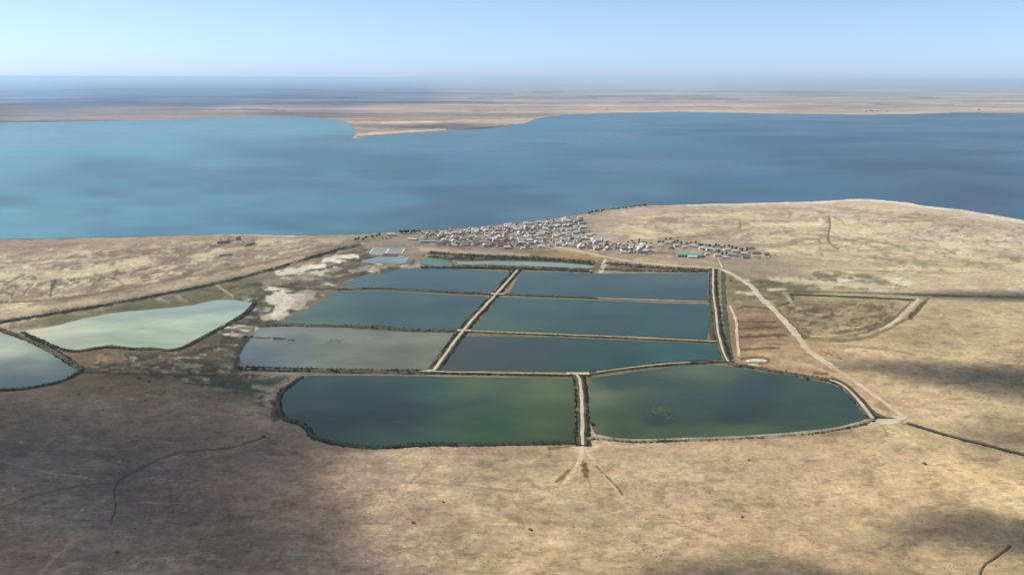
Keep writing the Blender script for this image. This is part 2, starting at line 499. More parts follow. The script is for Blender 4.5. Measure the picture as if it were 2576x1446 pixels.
# ------------------------------------------------------------------ the ground sheet
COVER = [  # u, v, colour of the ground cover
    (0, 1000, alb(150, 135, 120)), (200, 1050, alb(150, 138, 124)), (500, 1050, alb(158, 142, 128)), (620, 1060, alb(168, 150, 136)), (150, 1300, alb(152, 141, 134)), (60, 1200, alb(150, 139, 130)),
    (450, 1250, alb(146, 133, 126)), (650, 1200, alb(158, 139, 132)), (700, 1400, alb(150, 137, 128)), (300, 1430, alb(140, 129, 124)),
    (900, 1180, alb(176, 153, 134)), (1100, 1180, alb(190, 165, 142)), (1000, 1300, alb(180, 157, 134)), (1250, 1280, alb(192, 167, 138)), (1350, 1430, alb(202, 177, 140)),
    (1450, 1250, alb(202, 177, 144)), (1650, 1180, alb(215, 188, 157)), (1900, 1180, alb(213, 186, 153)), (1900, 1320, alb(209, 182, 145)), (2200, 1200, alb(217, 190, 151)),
    (2400, 1190, alb(225, 198, 151)), (2300, 1300, alb(213, 186, 147)), (2550, 1300, alb(215, 190, 147)), (2500, 1100, alb(176, 158, 128)), (2400, 1000, alb(215, 191, 153)), (2250, 960, alb(213, 187, 151)),
    (2400, 850, alb(215, 191, 151)), (2200, 900, alb(207, 181, 145)), (2540, 800, alb(215, 195, 157)), (2100, 800, alb(164, 145, 114)), (2150, 780, alb(168, 150, 122)), (1920, 830, alb(152, 124, 100)),
    (1980, 900, alb(186, 160, 126)), (1850, 720, alb(158, 146, 112)), (1960, 735, alb(150, 140, 108)), (2100, 940, alb(190, 164, 132)), (2060, 1000, alb(180, 154, 124)),
    (2100, 715, alb(205, 190, 152)), (1950, 680, alb(178, 163, 144)), (2200, 660, alb(215, 198, 169)), (2400, 650, alb(221, 204, 173)), (2500, 600, alb(213, 196, 173)), (2300, 560, alb(215, 194, 175)), (2100, 530, alb(213, 192, 173)),
    (2100, 575, alb(231, 214, 183)), (2000, 610, alb(217, 200, 169)), (1800, 560, alb(215, 194, 175)), (1900, 530, alb(211, 188, 169)), (1650, 560, alb(209, 188, 169)), (1600, 540, alb(207, 184, 165)), (1560, 590, alb(184, 167, 150)), (1700, 590, alb(215, 198, 175)),
    (1700, 620, alb(172, 155, 138)), (1850, 640, alb(176, 159, 142)), (1250, 600, alb(168, 157, 144)), (1400, 590, alb(172, 160, 146)), (1100, 605, alb(160, 148, 132)), (1450, 645, alb(170, 146, 110)), (1300, 645, alb(140, 132, 104)), (1600, 680, alb(150, 137, 120)), (1620, 660, alb(186, 165, 142)),
    (900, 605, alb(166, 154, 136)), (700, 610, alb(178, 162, 144)), (500, 640, alb(182, 164, 146)), (300, 640, alb(178, 160, 142)), (100, 620, alb(172, 154, 138)), (100, 690, alb(196, 182, 162)), (350, 690, alb(186, 166, 146)),
    (250, 670, alb(200, 186, 162)), (100, 735, alb(176, 158, 136)), (200, 760, alb(182, 164, 144)), (450, 715, alb(178, 160, 142)), (60, 785, alb(198, 182, 156)), (650, 660, alb(172, 154, 136)), (760, 630, alb(168, 150, 132)),
    (150, 800, alb(128, 124, 98)), (350, 765, alb(122, 120, 100)), (500, 740, alb(122, 120, 94)), (620, 735, alb(136, 130, 100)), (700, 715, alb(134, 122, 104)), (850, 695, alb(136, 124, 108)), (900, 665, alb(126, 118, 104)), (640, 780, alb(96, 88, 90)),
    (250, 905, alb(128, 112, 88)), (350, 905, alb(120, 106, 94)), (480, 900, alb(108, 98, 88)), (560, 870, alb(100, 94, 80)), (640, 840, alb(140, 134, 118)), (400, 925, alb(124, 112, 102)), (600, 965, alb(110, 108, 98)), (700, 960, alb(140, 134, 122)),
    (0, 1420, alb(142, 125, 120)), (1700, 900, alb(120, 112, 86)), (1400, 900, alb(120, 112, 86)), (1000, 800, alb(110, 104, 84)),
]
FARLAND = [(0, 215, alb(128, 152, 188)), (300, 250, alb(88, 104, 140)), (700, 240, alb(88, 104, 138)), (0, 275, alb(130, 116, 116)), (250, 285, alb(158, 140, 138)), (600, 280, alb(170, 148, 140)), (1000, 275, alb(182, 156, 140)),  # far left blues: dark land with distance haze painted into its colour
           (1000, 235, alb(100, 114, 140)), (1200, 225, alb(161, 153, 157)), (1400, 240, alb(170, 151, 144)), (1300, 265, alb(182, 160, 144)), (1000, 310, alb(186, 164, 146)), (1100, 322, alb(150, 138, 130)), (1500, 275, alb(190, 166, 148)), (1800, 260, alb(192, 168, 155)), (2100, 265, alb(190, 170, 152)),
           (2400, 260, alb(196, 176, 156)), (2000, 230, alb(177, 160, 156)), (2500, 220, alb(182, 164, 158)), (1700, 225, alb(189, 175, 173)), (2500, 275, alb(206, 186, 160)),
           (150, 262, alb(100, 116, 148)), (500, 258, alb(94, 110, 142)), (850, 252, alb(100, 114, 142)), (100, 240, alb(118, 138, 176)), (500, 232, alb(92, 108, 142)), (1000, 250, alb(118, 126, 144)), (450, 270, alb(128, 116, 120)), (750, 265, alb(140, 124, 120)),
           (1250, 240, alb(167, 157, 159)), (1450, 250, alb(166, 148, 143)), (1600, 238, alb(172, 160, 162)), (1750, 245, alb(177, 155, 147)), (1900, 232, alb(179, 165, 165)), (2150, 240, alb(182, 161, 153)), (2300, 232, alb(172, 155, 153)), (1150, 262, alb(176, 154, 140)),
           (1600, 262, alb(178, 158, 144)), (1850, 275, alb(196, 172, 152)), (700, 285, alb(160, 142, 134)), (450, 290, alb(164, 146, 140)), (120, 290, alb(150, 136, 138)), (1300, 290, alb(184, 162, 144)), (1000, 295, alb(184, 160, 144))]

TAN, PALE, WHITE = alb(206, 186, 150), alb(224, 210, 178), alb(238, 232, 216)
DARKV, OLIVE, MUD = alb(78, 76, 58), alb(112, 108, 76), alb(100, 90, 82)
BROWN = alb(138, 118, 96)
STROKES = [  # points, half width, colour, strength, depth in metres
    ([(0, 809), (130, 788), (276, 764), (406, 739.5), (536, 715), (671, 680), (780, 648), (870, 622), (905, 615)], 4.5, DARKV, .85, 2.0),
    ([(0, 761), (146, 754), (292, 731), (455, 699), (617, 670), (800, 634), (880, 618)], 3.0, BROWN, .7, .8),
    ([(0, 782), (200, 766), (400, 729), (600, 688), (760, 650)], 6, PALE, .35, 0),
    ([(659, 1100), (610, 1118), (561, 1128), (498, 1132), (435, 1139), (368, 1170), (308, 1202), (287, 1230), (294, 1283), (280, 1318)], 2.6, alb(108, 100, 86), .7, .9),
    ([(301, 1216), (224, 1219), (133, 1237), (70, 1254), (0, 1282), (-120, 1310)], 2.4, alb(112, 104, 92), .6, .7),
    ([(0, 1158), (60, 1175), (130, 1192), (210, 1203)], 3, alb(184, 176, 160), .45, 0),
    ([(100, 1446), (130, 1405), (150, 1385)], 4, alb(184, 174, 160), .5, 0),
    ([(940, 1446), (985, 1400), (1005, 1386)], 5, alb(190, 176, 160), .5, 0),
    ([(2544, 1373), (2530, 1386), (2501, 1407), (2477, 1421), (2467, 1446), (2465, 1480)], 2.6, alb(100, 88, 70), .8, 1.6),
    ([(2274, 1061), (2382, 1093), (2454, 1111), (2576, 1142), (2800, 1200)], 3.4, alb(96, 84, 60), .85, 1.8),
    ([(2095, 951), (2127, 967), (2159, 999), (2191, 1035), (2215, 1049), (2259, 1057)], 4.2, alb(96, 84, 62), .9, 1.8),
    ([(1845, 921), (1900, 926), (1984, 938), (2060, 950), (2095, 952)], 2.6, DARKV, .7, 1.0),
    ([(1991, 740), (2100, 744), (2302, 754)], 2.6, DARKV, .8, 1.2), ([(2000, 733), (2160, 736), (2334, 742), (2450, 745)], 2.2, DARKV, .65, 1.0),
    ([(1991, 740), (1999, 758), (1955, 768)], 2.6, DARKV, .8, 1.0), ([(1972, 736), (1992, 758)], 4, PALE, .5, 0),
    ([(2334, 752), (2300, 790), (2263, 812), (2225, 832), (2183, 850), (2103, 858), (2031, 852), (1999, 824), (1959, 776)], 4.0, alb(124, 112, 78), .7, .8),
    ([(2290, 760), (2245, 806), (2200, 828), (2150, 842)], 2.6, DARKV, .6, .6), ([(2325, 758), (2290, 796)], 5, DARKV, .7, 1.0),
    ([(2310, 752), (2290, 775), (2251, 810), (2215, 828)], 3.2, PALE, .8, 0),
    ([(2040, 846), (2100, 845), (2180, 832)], 2.2, alb(198, 184, 140), .6, 0), ([(2060, 834), (2120, 830), (2200, 812)], 2.0, alb(198, 184, 140), .5, 0),
    ([(1856, 776), (1880, 770), (1935, 776)], 2.4, alb(112, 88, 66), .75, .6), ([(1856, 808), (1951, 808)], 2.4, alb(112, 88, 66), .75, .6),
    ([(1860, 826), (1963, 822)], 2.5, alb(108, 84, 62), .8, .6), ([(1860, 848), (1979, 842)], 2.5, alb(108, 84, 62), .8, .6),
    ([(1864, 880), (1900, 876), (1959, 874)], 2.5, alb(108, 84, 62), .8, .6), ([(1862, 792), (1945, 793)], 3, alb(188, 160, 132), .5, 0),
    ([(1864, 862), (1965, 858)], 3.5, alb(180, 150, 124), .4, 0), ([(1870, 893), (1960, 890)], 3, alb(196, 172, 138), .5, 0),
    ([(1864, 902), (1910, 897), (1940, 905), (1920, 915), (1880, 912)], 2.6, DARKV, .75, .5), ([(1880, 907), (1900, 904), (1925, 907)], 3, WHITE, .75, 0),
    ([(1884, 915), (1905, 917)], 2.4, WHITE, .6, 0), ([(2049, 936), (2082, 941)], 3.4, alb(110, 88, 58), .7, .3),
    ([(2066, 882), (2080, 890)], 3, alb(140, 118, 86), .6, .3), ([(2098, 884), (2112, 900)], 4, alb(128, 106, 76), .6, .3),
    ([(2130, 870), (2190, 876), (2250, 880), (2306, 894)], 2.2, alb(150, 130, 98), .6, .4),
    ([(1940, 703), (2010, 706), (2075, 713), (2160, 717), (2243, 724)], 6, PALE, .8, 0), ([(2070, 700), (2130, 706)], 4, WHITE, .5, 0),
    ([(2150, 700), (2220, 706)], 4, alb(214, 208, 180), .6, 0), ([(2190, 729), (2232, 732)], 3, WHITE, .6, 0),
    ([(2050, 690), (2090, 700), (2100, 706)], 6, alb(112, 112, 84), .75, 0), ([(2100, 688), (2170, 694), (2230, 712)], 4, alb(134, 132, 102), .6, 0), ([(2060, 683), (2160, 679), (2250, 684)], 2, alb(136, 130, 98), .6, 0),
    ([(1890, 702), (1930, 708), (1975, 716), (1900, 722)], 5, alb(112, 106, 78), .7, 0), ([(1820, 722), (1880, 722)], 3, alb(118, 106, 80), .6, .4),
    ([(2530, 706), (2600, 712), (2700, 716)], 7, PALE, .75, 0), ([(2540, 728), (2600, 734)], 5, WHITE, .7, 0), ([(2250, 738), (2420, 744), (2576, 748), (2800, 750)], 3.0, alb(120, 106, 86), .6, .6),
    # salt and silt by the left ponds
    ([(700, 688), (740, 681), (775, 676)], 6.5, WHITE, .9, 0), ([(760, 674), (790, 668), (815, 670)], 4.5, WHITE, .85, 0), ([(815, 655), (858, 645), (900, 646)], 4.5, WHITE, .9, 0),
    ([(842, 674), (863, 677), (810, 683)], 4, alb(226, 220, 206), .75, 0), ([(690, 752), (712, 742), (735, 752), (720, 770), (690, 790)], 12, WHITE, .85, 0), ([(740, 745), (785, 737), (775, 752), (740, 772)], 10, alb(206, 198, 182), .7, 0),
    ([(660, 796), (710, 798)], 6, alb(214, 206, 180), .7, 0), ([(585, 841), (610, 842)], 5, alb(222, 216, 200), .7, 0), ([(644, 826), (662, 834)], 5, alb(226, 222, 210), .75, 0), ([(600, 826), (640, 822)], 4, alb(170, 164, 146), .6, 0),
    ([(648, 760), (610, 790), (585, 808)], 9, alb(86, 80, 80), .7, .6), ([(660, 780), (640, 800)], 10, alb(86, 80, 80), .6, 0), ([(640, 714), (720, 722), (800, 728), (850, 726)], 3, alb(84, 76, 62), .7, .4), ([(670, 712), (720, 705), (780, 700)], 8, alb(180, 164, 140), .5, 0),
    ([(780, 715), (850, 702), (900, 692)], 5, alb(106, 98, 88), .7, 0), ([(820, 688), (880, 672), (900, 668)], 7, alb(110, 102, 88), .6, 0), ([(880, 682), (960, 672), (1000, 664)], 4, alb(176, 168, 150), .6, 0), ([(960, 684), (1005, 672)], 6, alb(84, 86, 74), .8, 0),
    ([(905, 620), (930, 632), (905, 650), (935, 655)], 6, alb(96, 92, 78), .7, 0), ([(990, 685), (1060, 668), (1070, 645), (1085, 630)], 3, alb(190, 182, 160), .6, 0), ([(930, 668), (1010, 666)], 3, alb(120, 122, 104), .6, 0),
    ([(545, 718), (560, 728), (585, 744)], 3, alb(200, 196, 166), .6, 0), ([(398, 752), (425, 760)], 4, alb(196, 196, 166), .6, 0), ([(445, 748), (470, 757)], 5, alb(196, 196, 166), .5, 0),
    ([(30, 822), (100, 810), (190, 797), (250, 786)], 8, alb(108, 110, 88), .6, 0), ([(270, 778), (360, 770), (440, 757)], 7, alb(112, 114, 96), .6, 0),
    ([(592, 925), (598, 895), (612, 865), (616, 856)], 7, alb(62, 66, 58), .85, 0), ([(570, 900), (585, 870), (610, 850)], 16, alb(86, 80, 70), .5, 0),
    ([(695, 1050), (692, 1020), (702, 985)], 10, alb(82, 74, 72), .8, 0), ([(540, 962), (600, 966), (660, 962), (720, 950)], 9, alb(66, 78, 70), .7, 0), ([(590, 980), (640, 985)], 7, alb(78, 82, 74), .5, 0), ([(640, 972), (700, 978), (720, 962)], 6, alb(168, 160, 146), .6, 0), ([(670, 995), (700, 1000)], 6, alb(166, 156, 144), .6, 0), ([(610, 936), (680, 940), (740, 938)], 3, alb(158, 152, 140), .5, 0),
    ([(440, 915), (500, 922)], 4, alb(166, 154, 140), .5, 0), ([(380, 928), (470, 938)], 3, alb(160, 148, 136), .4, 0), ([(200, 935), (330, 939), (480, 943), (600, 945)], 3, alb(74, 74, 62), .8, .6),
    ([(270, 893), (300, 890)], 6, alb(98, 92, 82), .6, 0), ([(215, 880), (300, 888), (260, 905)], 9, alb(132, 118, 86), .5, 0),
    # left slopes: gullies and pale banks
    ([(0, 700), (40, 690), (90, 684), (160, 690), (240, 680), (330, 660), (370, 655)], 8, PALE, .65, 0), ([(95, 716), (115, 706), (140, 704)], 4, alb(140, 126, 106), .5, 1.5),
    ([(128, 740), (132, 718), (140, 705)], 4, alb(120, 108, 88), .65, 2.5), ([(30, 750), (34, 735)], 3, alb(130, 116, 92), .6, 2), ([(180, 703), (240, 692), (290, 696), (312, 716)], 3, alb(130, 114, 94), .6, 2), ([(330, 690), (345, 678), (370, 676)], 3, alb(124, 110, 90), .6, 2),
    ([(240, 662), (280, 655), (330, 648)], 3, alb(136, 120, 100), .5, 1.5), ([(30, 644), (100, 634)], 6, alb(150, 134, 116), .4, 0), ([(400, 680), (440, 700)], 2.5, alb(140, 122, 100), .5, 1.5), ([(545, 650), (560, 643), (590, 638)], 3, alb(122, 108, 90), .6, 1),
    ([(0, 735), (20, 722), (50, 706)], 3, alb(130, 116, 94), .5, 1.5), ([(530, 620), (560, 612), (585, 604)], 4, alb(112, 104, 94), .6, 0), ([(620, 620), (636, 608)], 5, alb(106, 98, 88), .6, 0), ([(540, 590), (640, 589), (740, 593)], 2.2, alb(220, 212, 190), .6, 0),
    # headland
    ([(1730, 516), (1917, 513), (2050, 509.5), (2110, 506), (2150, 503), (2185, 503.5), (2284, 512.5), (2317, 520), (2417, 530), (2500, 545), (2580, 560)], 3.0, WHITE, .85, 0),
    ([(1890, 570), (2000, 566), (2060, 566)], 6, alb(232, 218, 176), .7, 0), ([(2140, 572), (2240, 574), (2340, 562)], 6, alb(234, 220, 180), .7, 0), ([(1920, 558), (1990, 554), (2060, 556)], 2, alb(156, 140, 108), .6, 1.5), ([(2220, 560), (2300, 556), (2350, 555)], 2, alb(160, 142, 110), .6, 1.5),
    ([(2087, 545), (2090, 570), (2083, 598), (2090, 610), (2110, 625)], 3, alb(134, 124, 90), .65, 3), ([(1862, 552), (1864, 575)], 2.4, alb(146, 132, 100), .5, 2), ([(1990, 607), (2060, 598), (2066, 610)], 2.6, alb(150, 140, 102), .55, 1.5), ([(2160, 594), (2200, 606), (2250, 615), (2290, 630)], 3, alb(150, 142, 104), .5, 1.5),
    ([(2380, 628), (2405, 638)], 2.6, alb(146, 132, 98), .6, 1.5), ([(2200, 645), (2240, 655)], 3, alb(150, 140, 104), .5, 1), ([(1635, 556), (1665, 551), (1700, 556)], 5, alb(150, 134, 108), .65, 0), ([(1620, 570), (1640, 575), (1690, 582)], 4, alb(164, 148, 112), .5, .8),
    ([(1560, 600), (1620, 606), (1700, 600), (1770, 594)], 4, alb(160, 146, 120), .5, .5), ([(1590, 596), (1640, 598), (1700, 590)], 5, alb(222, 208, 176), .6, 0), ([(2450, 640), (2540, 640)], 4, alb(176, 160, 126), .4, .5), ([(2130, 635), (2110, 650), (2140, 660)], 2.6, alb(222, 206, 168), .5, 0),
    # village ground and the gardens below it
    ([(1060, 626), (1150, 634), (1260, 638), (1330, 640)], 4, alb(196, 180, 160), .6, 0), ([(1170, 643), (1270, 646)], 2.6, alb(92, 84, 66), .75, 0), ([(1340, 646), (1420, 650), (1500, 656)], 5, alb(150, 112, 76), .5, 0), ([(1320, 655), (1420, 658), (1480, 660)], 4, alb(118, 116, 76), .6, 0),
    ([(1200, 613), (1270, 622)], 7, alb(150, 112, 98), .6, 0), ([(1100, 612), (1180, 622)], 6, alb(140, 120, 110), .6, 0), ([(1380, 622), (1460, 632), (1500, 640)], 6, alb(216, 194, 154), .7, 0), ([(1600, 655), (1640, 658), (1700, 664)], 5, alb(214, 194, 150), .6, 0), ([(1560, 672), (1680, 680), (1770, 683)], 4, alb(120, 106, 80), .6, 0), ([(1500, 684), (1640, 688), (1775, 687)], 2, alb(170, 166, 146), .6, 0),
    ([(1060, 655), (1100, 648), (1150, 650), (1250, 652), (1330, 656)], 6, alb(116, 122, 92), .6, 0), ([(1060, 674), (1200, 674), (1300, 676), (1480, 682)], 3, alb(92, 96, 76), .7, 0), ([(1490, 690), (1505, 670), (1512, 655)], 5, alb(108, 98, 60), .6, 0), ([(1512, 684), (1518, 668), (1520, 656)], 4, alb(222, 214, 188), .8, 0),
    # tracks and stains on the near plain
    ([(1466, 1120), (1455, 1165), (1420, 1215)], 4, alb(232, 210, 170), .85, 0), ([(1470, 1130), (1510, 1180), (1565, 1245)], 4, alb(232, 210, 170), .85, 0), ([(1440, 1124), (1466, 1134), (1500, 1124)], 6, alb(230, 206, 168), .7, 0), ([(1466, 1130), (1464, 1160)], 6, alb(232, 208, 170), .7, 0), ([(1500, 1172), (1545, 1215), (1566, 1240)], 2.6, alb(126, 106, 78), .8, .3), ([(1400, 1210), (1430, 1185)], 4, alb(126, 106, 78), .8, 0), ([(1468, 1168), (1474, 1192)], 8, alb(120, 100, 74), .9, 0), ([(1476, 1200), (1486, 1222)], 3, alb(146, 126, 96), .5, 0), ([(1462, 1150), (1452, 1220)], 2.5, alb(224, 202, 162), .4, 0),
    ([(1382, 1130), (1382, 1156), (1400, 1160)], 3, alb(158, 128, 106), .5, 0), ([(1380, 1130), (1450, 1118)], 4, alb(110, 90, 76), .6, 0), ([(1545, 1132), (1585, 1130)], 3, alb(150, 124, 104), .5, 0),
    ([(2200, 1070), (2300, 1115), (2450, 1200), (2576, 1275)], 5, alb(232, 210, 164), .6, 0), ([(2230, 1066), (2400, 1150), (2576, 1230)], 4, alb(232, 208, 160), .5, 0), ([(2210, 1090), (2240, 1110), (2330, 1160)], 3, alb(222, 198, 152), .35, 0),
    ([(2500, 1250), (2576, 1290)], 4, alb(230, 214, 180), .5, 0), ([(2150, 1085), (2090, 1092), (2000, 1098), (1900, 1104)], 4, alb(140, 118, 88), .5, 0), ([(1500, 1113), (1700, 1113), (1900, 1107), (2060, 1095)], 4, alb(196, 164, 140), .5, 0),
    ([(1010, 1210), (1100, 1215), (1200, 1225), (1300, 1235)], 3, alb(150, 130, 106), .5, .4), ([(930, 1197), (1010, 1210)], 3, alb(206, 184, 152), .4, 0), ([(1035, 1212), (1060, 1185), (1080, 1160)], 3, alb(152, 132, 106), .5, .3), ([(1200, 1270), (1340, 1262), (1370, 1252)], 6, alb(168, 142, 114), .4, 0),
    ([(1640, 1290), (1720, 1306)], 4, alb(156, 132, 104), .4, .2), ([(820, 1130), (900, 1134), (1100, 1122)], 4, alb(176, 152, 132), .4, 0),

    # more marks on the left slopes
    ([(0, 690), (30, 700), (60, 712)], 5, PALE, .7, 0), ([(40, 705), (80, 708), (120, 700)], 4, PALE, .6, 0), ([(150, 700), (175, 690)], 5, PALE, .6, 0), ([(250, 672), (300, 672), (360, 662)], 5, PALE, .6, 0), ([(330, 668), (372, 664)], 3, WHITE, .4, 0),
    ([(10, 715), (40, 700), (60, 690)], 2.4, BROWN, .7, 1.5), ([(60, 740), (70, 722), (84, 712)], 2.4, BROWN, .6, 1.5), ([(196, 712), (200, 698)], 2.4, BROWN, .5, 1.5), ([(250, 705), (258, 690)], 2.2, BROWN, .5, 1.5), ([(355, 702), (372, 688), (398, 682)], 2.4, BROWN, .55, 1.5),
    ([(270, 688), (340, 678), (400, 668), (450, 652)], 2.4, BROWN, .5, 1), ([(0, 665), (90, 655), (200, 650), (300, 640), (420, 622)], 2.6, BROWN, .35, .5), ([(60, 622), (160, 616), (280, 612)], 4, BROWN, .4, 0), ([(420, 640), (480, 632)], 3, BROWN, .35, 0), ([(20, 640), (60, 650), (130, 645)], 5, alb(196, 178, 156), .5, 0), ([(200, 630), (330, 625), (450, 615)], 5, alb(196, 178, 154), .4, 0),
    ([(530, 640), (600, 628), (700, 622)], 4, alb(194, 178, 152), .4, 0), ([(480, 604), (560, 597), (660, 598)], 3, alb(150, 140, 116), .4, 0), ([(95, 690), (130, 672), (180, 664)], 3, BROWN, .3, .6), ([(130, 707), (150, 703), (165, 710)], 4, alb(120, 112, 88), .5, 1),
    # headland
    ([(1500, 565), (1580, 556), (1640, 552)], 5, alb(214, 192, 160), .5, 0), ([(1560, 575), (1620, 582), (1680, 590)], 4, alb(222, 206, 172), .6, 0), ([(1730, 585), (1790, 578), (1850, 574)], 5, alb(222, 206, 172), .5, 0), ([(1700, 598), (1760, 592), (1830, 588)], 2.4, BROWN, .4, .5), ([(1660, 600), (1720, 605), (1790, 598)], 3, alb(160, 146, 124), .5, 0),
    ([(1940, 620), (2010, 614), (2060, 616)], 3, alb(164, 150, 116), .45, .6), ([(2060, 600), (2064, 625)], 2.2, BROWN, .4, 1), ([(2130, 600), (2180, 612), (2220, 634)], 2.4, BROWN, .4, 1), ([(2100, 548), (2120, 555), (2124, 565)], 2.2, BROWN, .5, 1.5), ([(2070, 548), (2076, 560)], 2.2, BROWN, .4, 1.5), ([(2300, 600), (2360, 612)], 2.4, BROWN, .35, .8), ([(2420, 655), (2500, 665)], 3, BROWN, .3, .5),
    ([(2250, 650), (2350, 668), (2480, 672)], 4, alb(172, 156, 120), .35, .4), ([(2000, 650), (2080, 655), (2140, 668)], 3, alb(170, 154, 122), .4, .4), ([(1900, 660), (1960, 668), (2040, 672)], 4, alb(158, 146, 112), .5, 0), ([(2360, 690), (2460, 684)], 3, alb(168, 152, 120), .35, 0), ([(1840, 690), (1900, 684), (1960, 690)], 4, alb(150, 140, 106), .5, 0),
    ([(2040, 520), (2160, 524), (2300, 540), (2420, 560)], 6, alb(188, 166, 140), .35, 0), ([(1720, 535), (1860, 530), (1980, 525)], 6, alb(190, 168, 140), .35, 0),
    # inside the walled field
    ([(2000, 760), (2060, 770), (2150, 762)], 6, alb(146, 130, 108), .55, 0), ([(2080, 776), (2130, 772)], 4, alb(124, 112, 92), .5, 0), ([(2040, 800), (2080, 812), (2120, 808)], 4, alb(186, 168, 140), .5, 0), ([(2140, 796), (2190, 790), (2240, 780)], 4, alb(192, 174, 138), .5, 0), ([(2040, 830), (2110, 838), (2190, 824), (2250, 796)], 2, alb(124, 112, 80), .6, .5), ([(2080, 850), (2140, 856), (2210, 846)], 1.8, alb(124, 112, 80), .5, .5),
    ([(1948, 780), (1975, 806), (1998, 828), (2028, 850)], 3.2, alb(96, 90, 66), .75, .8), ([(1900, 742), (1940, 756), (1960, 768)], 3, alb(128, 116, 84), .5, 0), ([(1850, 745), (1900, 752)], 4, alb(140, 132, 92), .5, 0), ([(1840, 700), (1850, 712)], 6, alb(118, 112, 78), .5, 0), ([(1830, 740), (1845, 750)], 5, alb(124, 120, 84), .5, 0),
    ([(2060, 886), (2072, 896), (2084, 888)], 2.2, alb(112, 92, 62), .6, .4), ([(2084, 886), (2094, 894)], 2.2, alb(112, 92, 62), .6, .4), ([(1990, 905), (2040, 915)], 3, alb(170, 142, 112), .4, 0), ([(2016, 958), (2050, 960)], 3, alb(130, 104, 76), .5, .3),
    # near plain
    ([(1466, 1140), (1440, 1175), (1400, 1225)], 2.2, alb(150, 128, 96), .5, .3), ([(1060, 1340), (1180, 1330), (1290, 1350)], 5, alb(160, 136, 112), .3, 0), ([(1560, 1290), (1640, 1300), (1720, 1318), (1800, 1350)], 4, alb(160, 134, 106), .4, .3), ([(1300, 1300), (1400, 1320)], 6, alb(170, 146, 116), .35, 0),
    ([(740, 1190), (820, 1180), (900, 1196)], 5, alb(176, 146, 130), .35, 0), ([(560, 1250), (640, 1240), (700, 1262)], 7, alb(166, 128, 118), .3, 0), ([(380, 1080), (450, 1070)], 5, alb(170, 148, 132), .3, 0), ([(330, 1300), (420, 1310), (500, 1300)], 5, alb(172, 160, 146), .3, 0), ([(60, 1310), (180, 1320), (240, 1330)], 8, alb(170, 162, 150), .3, 0), ([(240, 1150), (330, 1160)], 5, alb(116, 104, 94), .4, 0),
    ([(2280, 1052), (2240, 1062), (2200, 1064)], 8, alb(226, 204, 164), .8, 0), ([(2150, 1082), (2200, 1070)], 5, alb(220, 196, 156), .6, 0), ([(2220, 1075), (2235, 1095), (2215, 1100)], 3, alb(150, 124, 92), .5, 0),
    # far shore
    ([(1786, 690), (1785, 756)], 4, DARKV, .7, 0), ([(1786, 770), (1790, 860), (1812, 904)], 5, DARKV, .75, 0),
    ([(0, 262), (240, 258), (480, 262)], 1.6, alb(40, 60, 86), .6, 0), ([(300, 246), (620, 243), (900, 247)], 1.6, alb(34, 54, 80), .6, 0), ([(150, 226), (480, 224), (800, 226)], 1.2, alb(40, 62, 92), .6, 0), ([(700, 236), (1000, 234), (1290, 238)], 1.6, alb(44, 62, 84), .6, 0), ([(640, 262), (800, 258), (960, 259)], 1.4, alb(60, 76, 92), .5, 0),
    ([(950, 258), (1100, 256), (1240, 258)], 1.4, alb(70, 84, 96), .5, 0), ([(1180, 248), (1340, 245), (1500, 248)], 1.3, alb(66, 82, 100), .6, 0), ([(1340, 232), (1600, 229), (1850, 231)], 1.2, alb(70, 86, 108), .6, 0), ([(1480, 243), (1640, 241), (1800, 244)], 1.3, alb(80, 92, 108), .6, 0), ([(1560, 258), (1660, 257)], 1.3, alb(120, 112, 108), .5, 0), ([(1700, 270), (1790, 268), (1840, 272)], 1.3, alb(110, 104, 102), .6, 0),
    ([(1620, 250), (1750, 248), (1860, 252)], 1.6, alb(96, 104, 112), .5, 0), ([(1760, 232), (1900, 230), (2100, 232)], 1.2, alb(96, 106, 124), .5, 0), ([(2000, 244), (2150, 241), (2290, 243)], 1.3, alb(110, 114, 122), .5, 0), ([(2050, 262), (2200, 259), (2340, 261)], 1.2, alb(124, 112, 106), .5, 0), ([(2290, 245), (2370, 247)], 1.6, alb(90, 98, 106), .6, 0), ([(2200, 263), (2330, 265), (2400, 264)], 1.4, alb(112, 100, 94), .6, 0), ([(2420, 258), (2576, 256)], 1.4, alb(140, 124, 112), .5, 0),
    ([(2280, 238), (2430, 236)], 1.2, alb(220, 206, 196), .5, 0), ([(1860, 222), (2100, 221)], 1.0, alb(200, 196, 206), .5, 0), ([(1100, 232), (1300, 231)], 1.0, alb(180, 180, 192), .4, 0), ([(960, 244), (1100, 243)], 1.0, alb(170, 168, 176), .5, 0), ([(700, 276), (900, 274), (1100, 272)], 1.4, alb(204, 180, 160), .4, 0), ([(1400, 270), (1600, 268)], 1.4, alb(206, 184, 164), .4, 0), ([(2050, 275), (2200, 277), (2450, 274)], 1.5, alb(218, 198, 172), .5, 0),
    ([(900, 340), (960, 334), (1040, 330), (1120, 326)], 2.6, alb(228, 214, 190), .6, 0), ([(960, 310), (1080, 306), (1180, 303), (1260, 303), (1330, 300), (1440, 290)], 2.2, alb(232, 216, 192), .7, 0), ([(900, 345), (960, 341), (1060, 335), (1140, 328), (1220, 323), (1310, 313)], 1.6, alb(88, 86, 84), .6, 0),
    ([(1000, 322), (1060, 318), (1120, 318)], 2.5, alb(120, 112, 106), .5, 0), ([(1430, 287), (1560, 282), (1720, 280), (1920, 283), (2100, 285), (2300, 283), (2576, 281)], 1.5, alb(232, 218, 190), .6, 0),
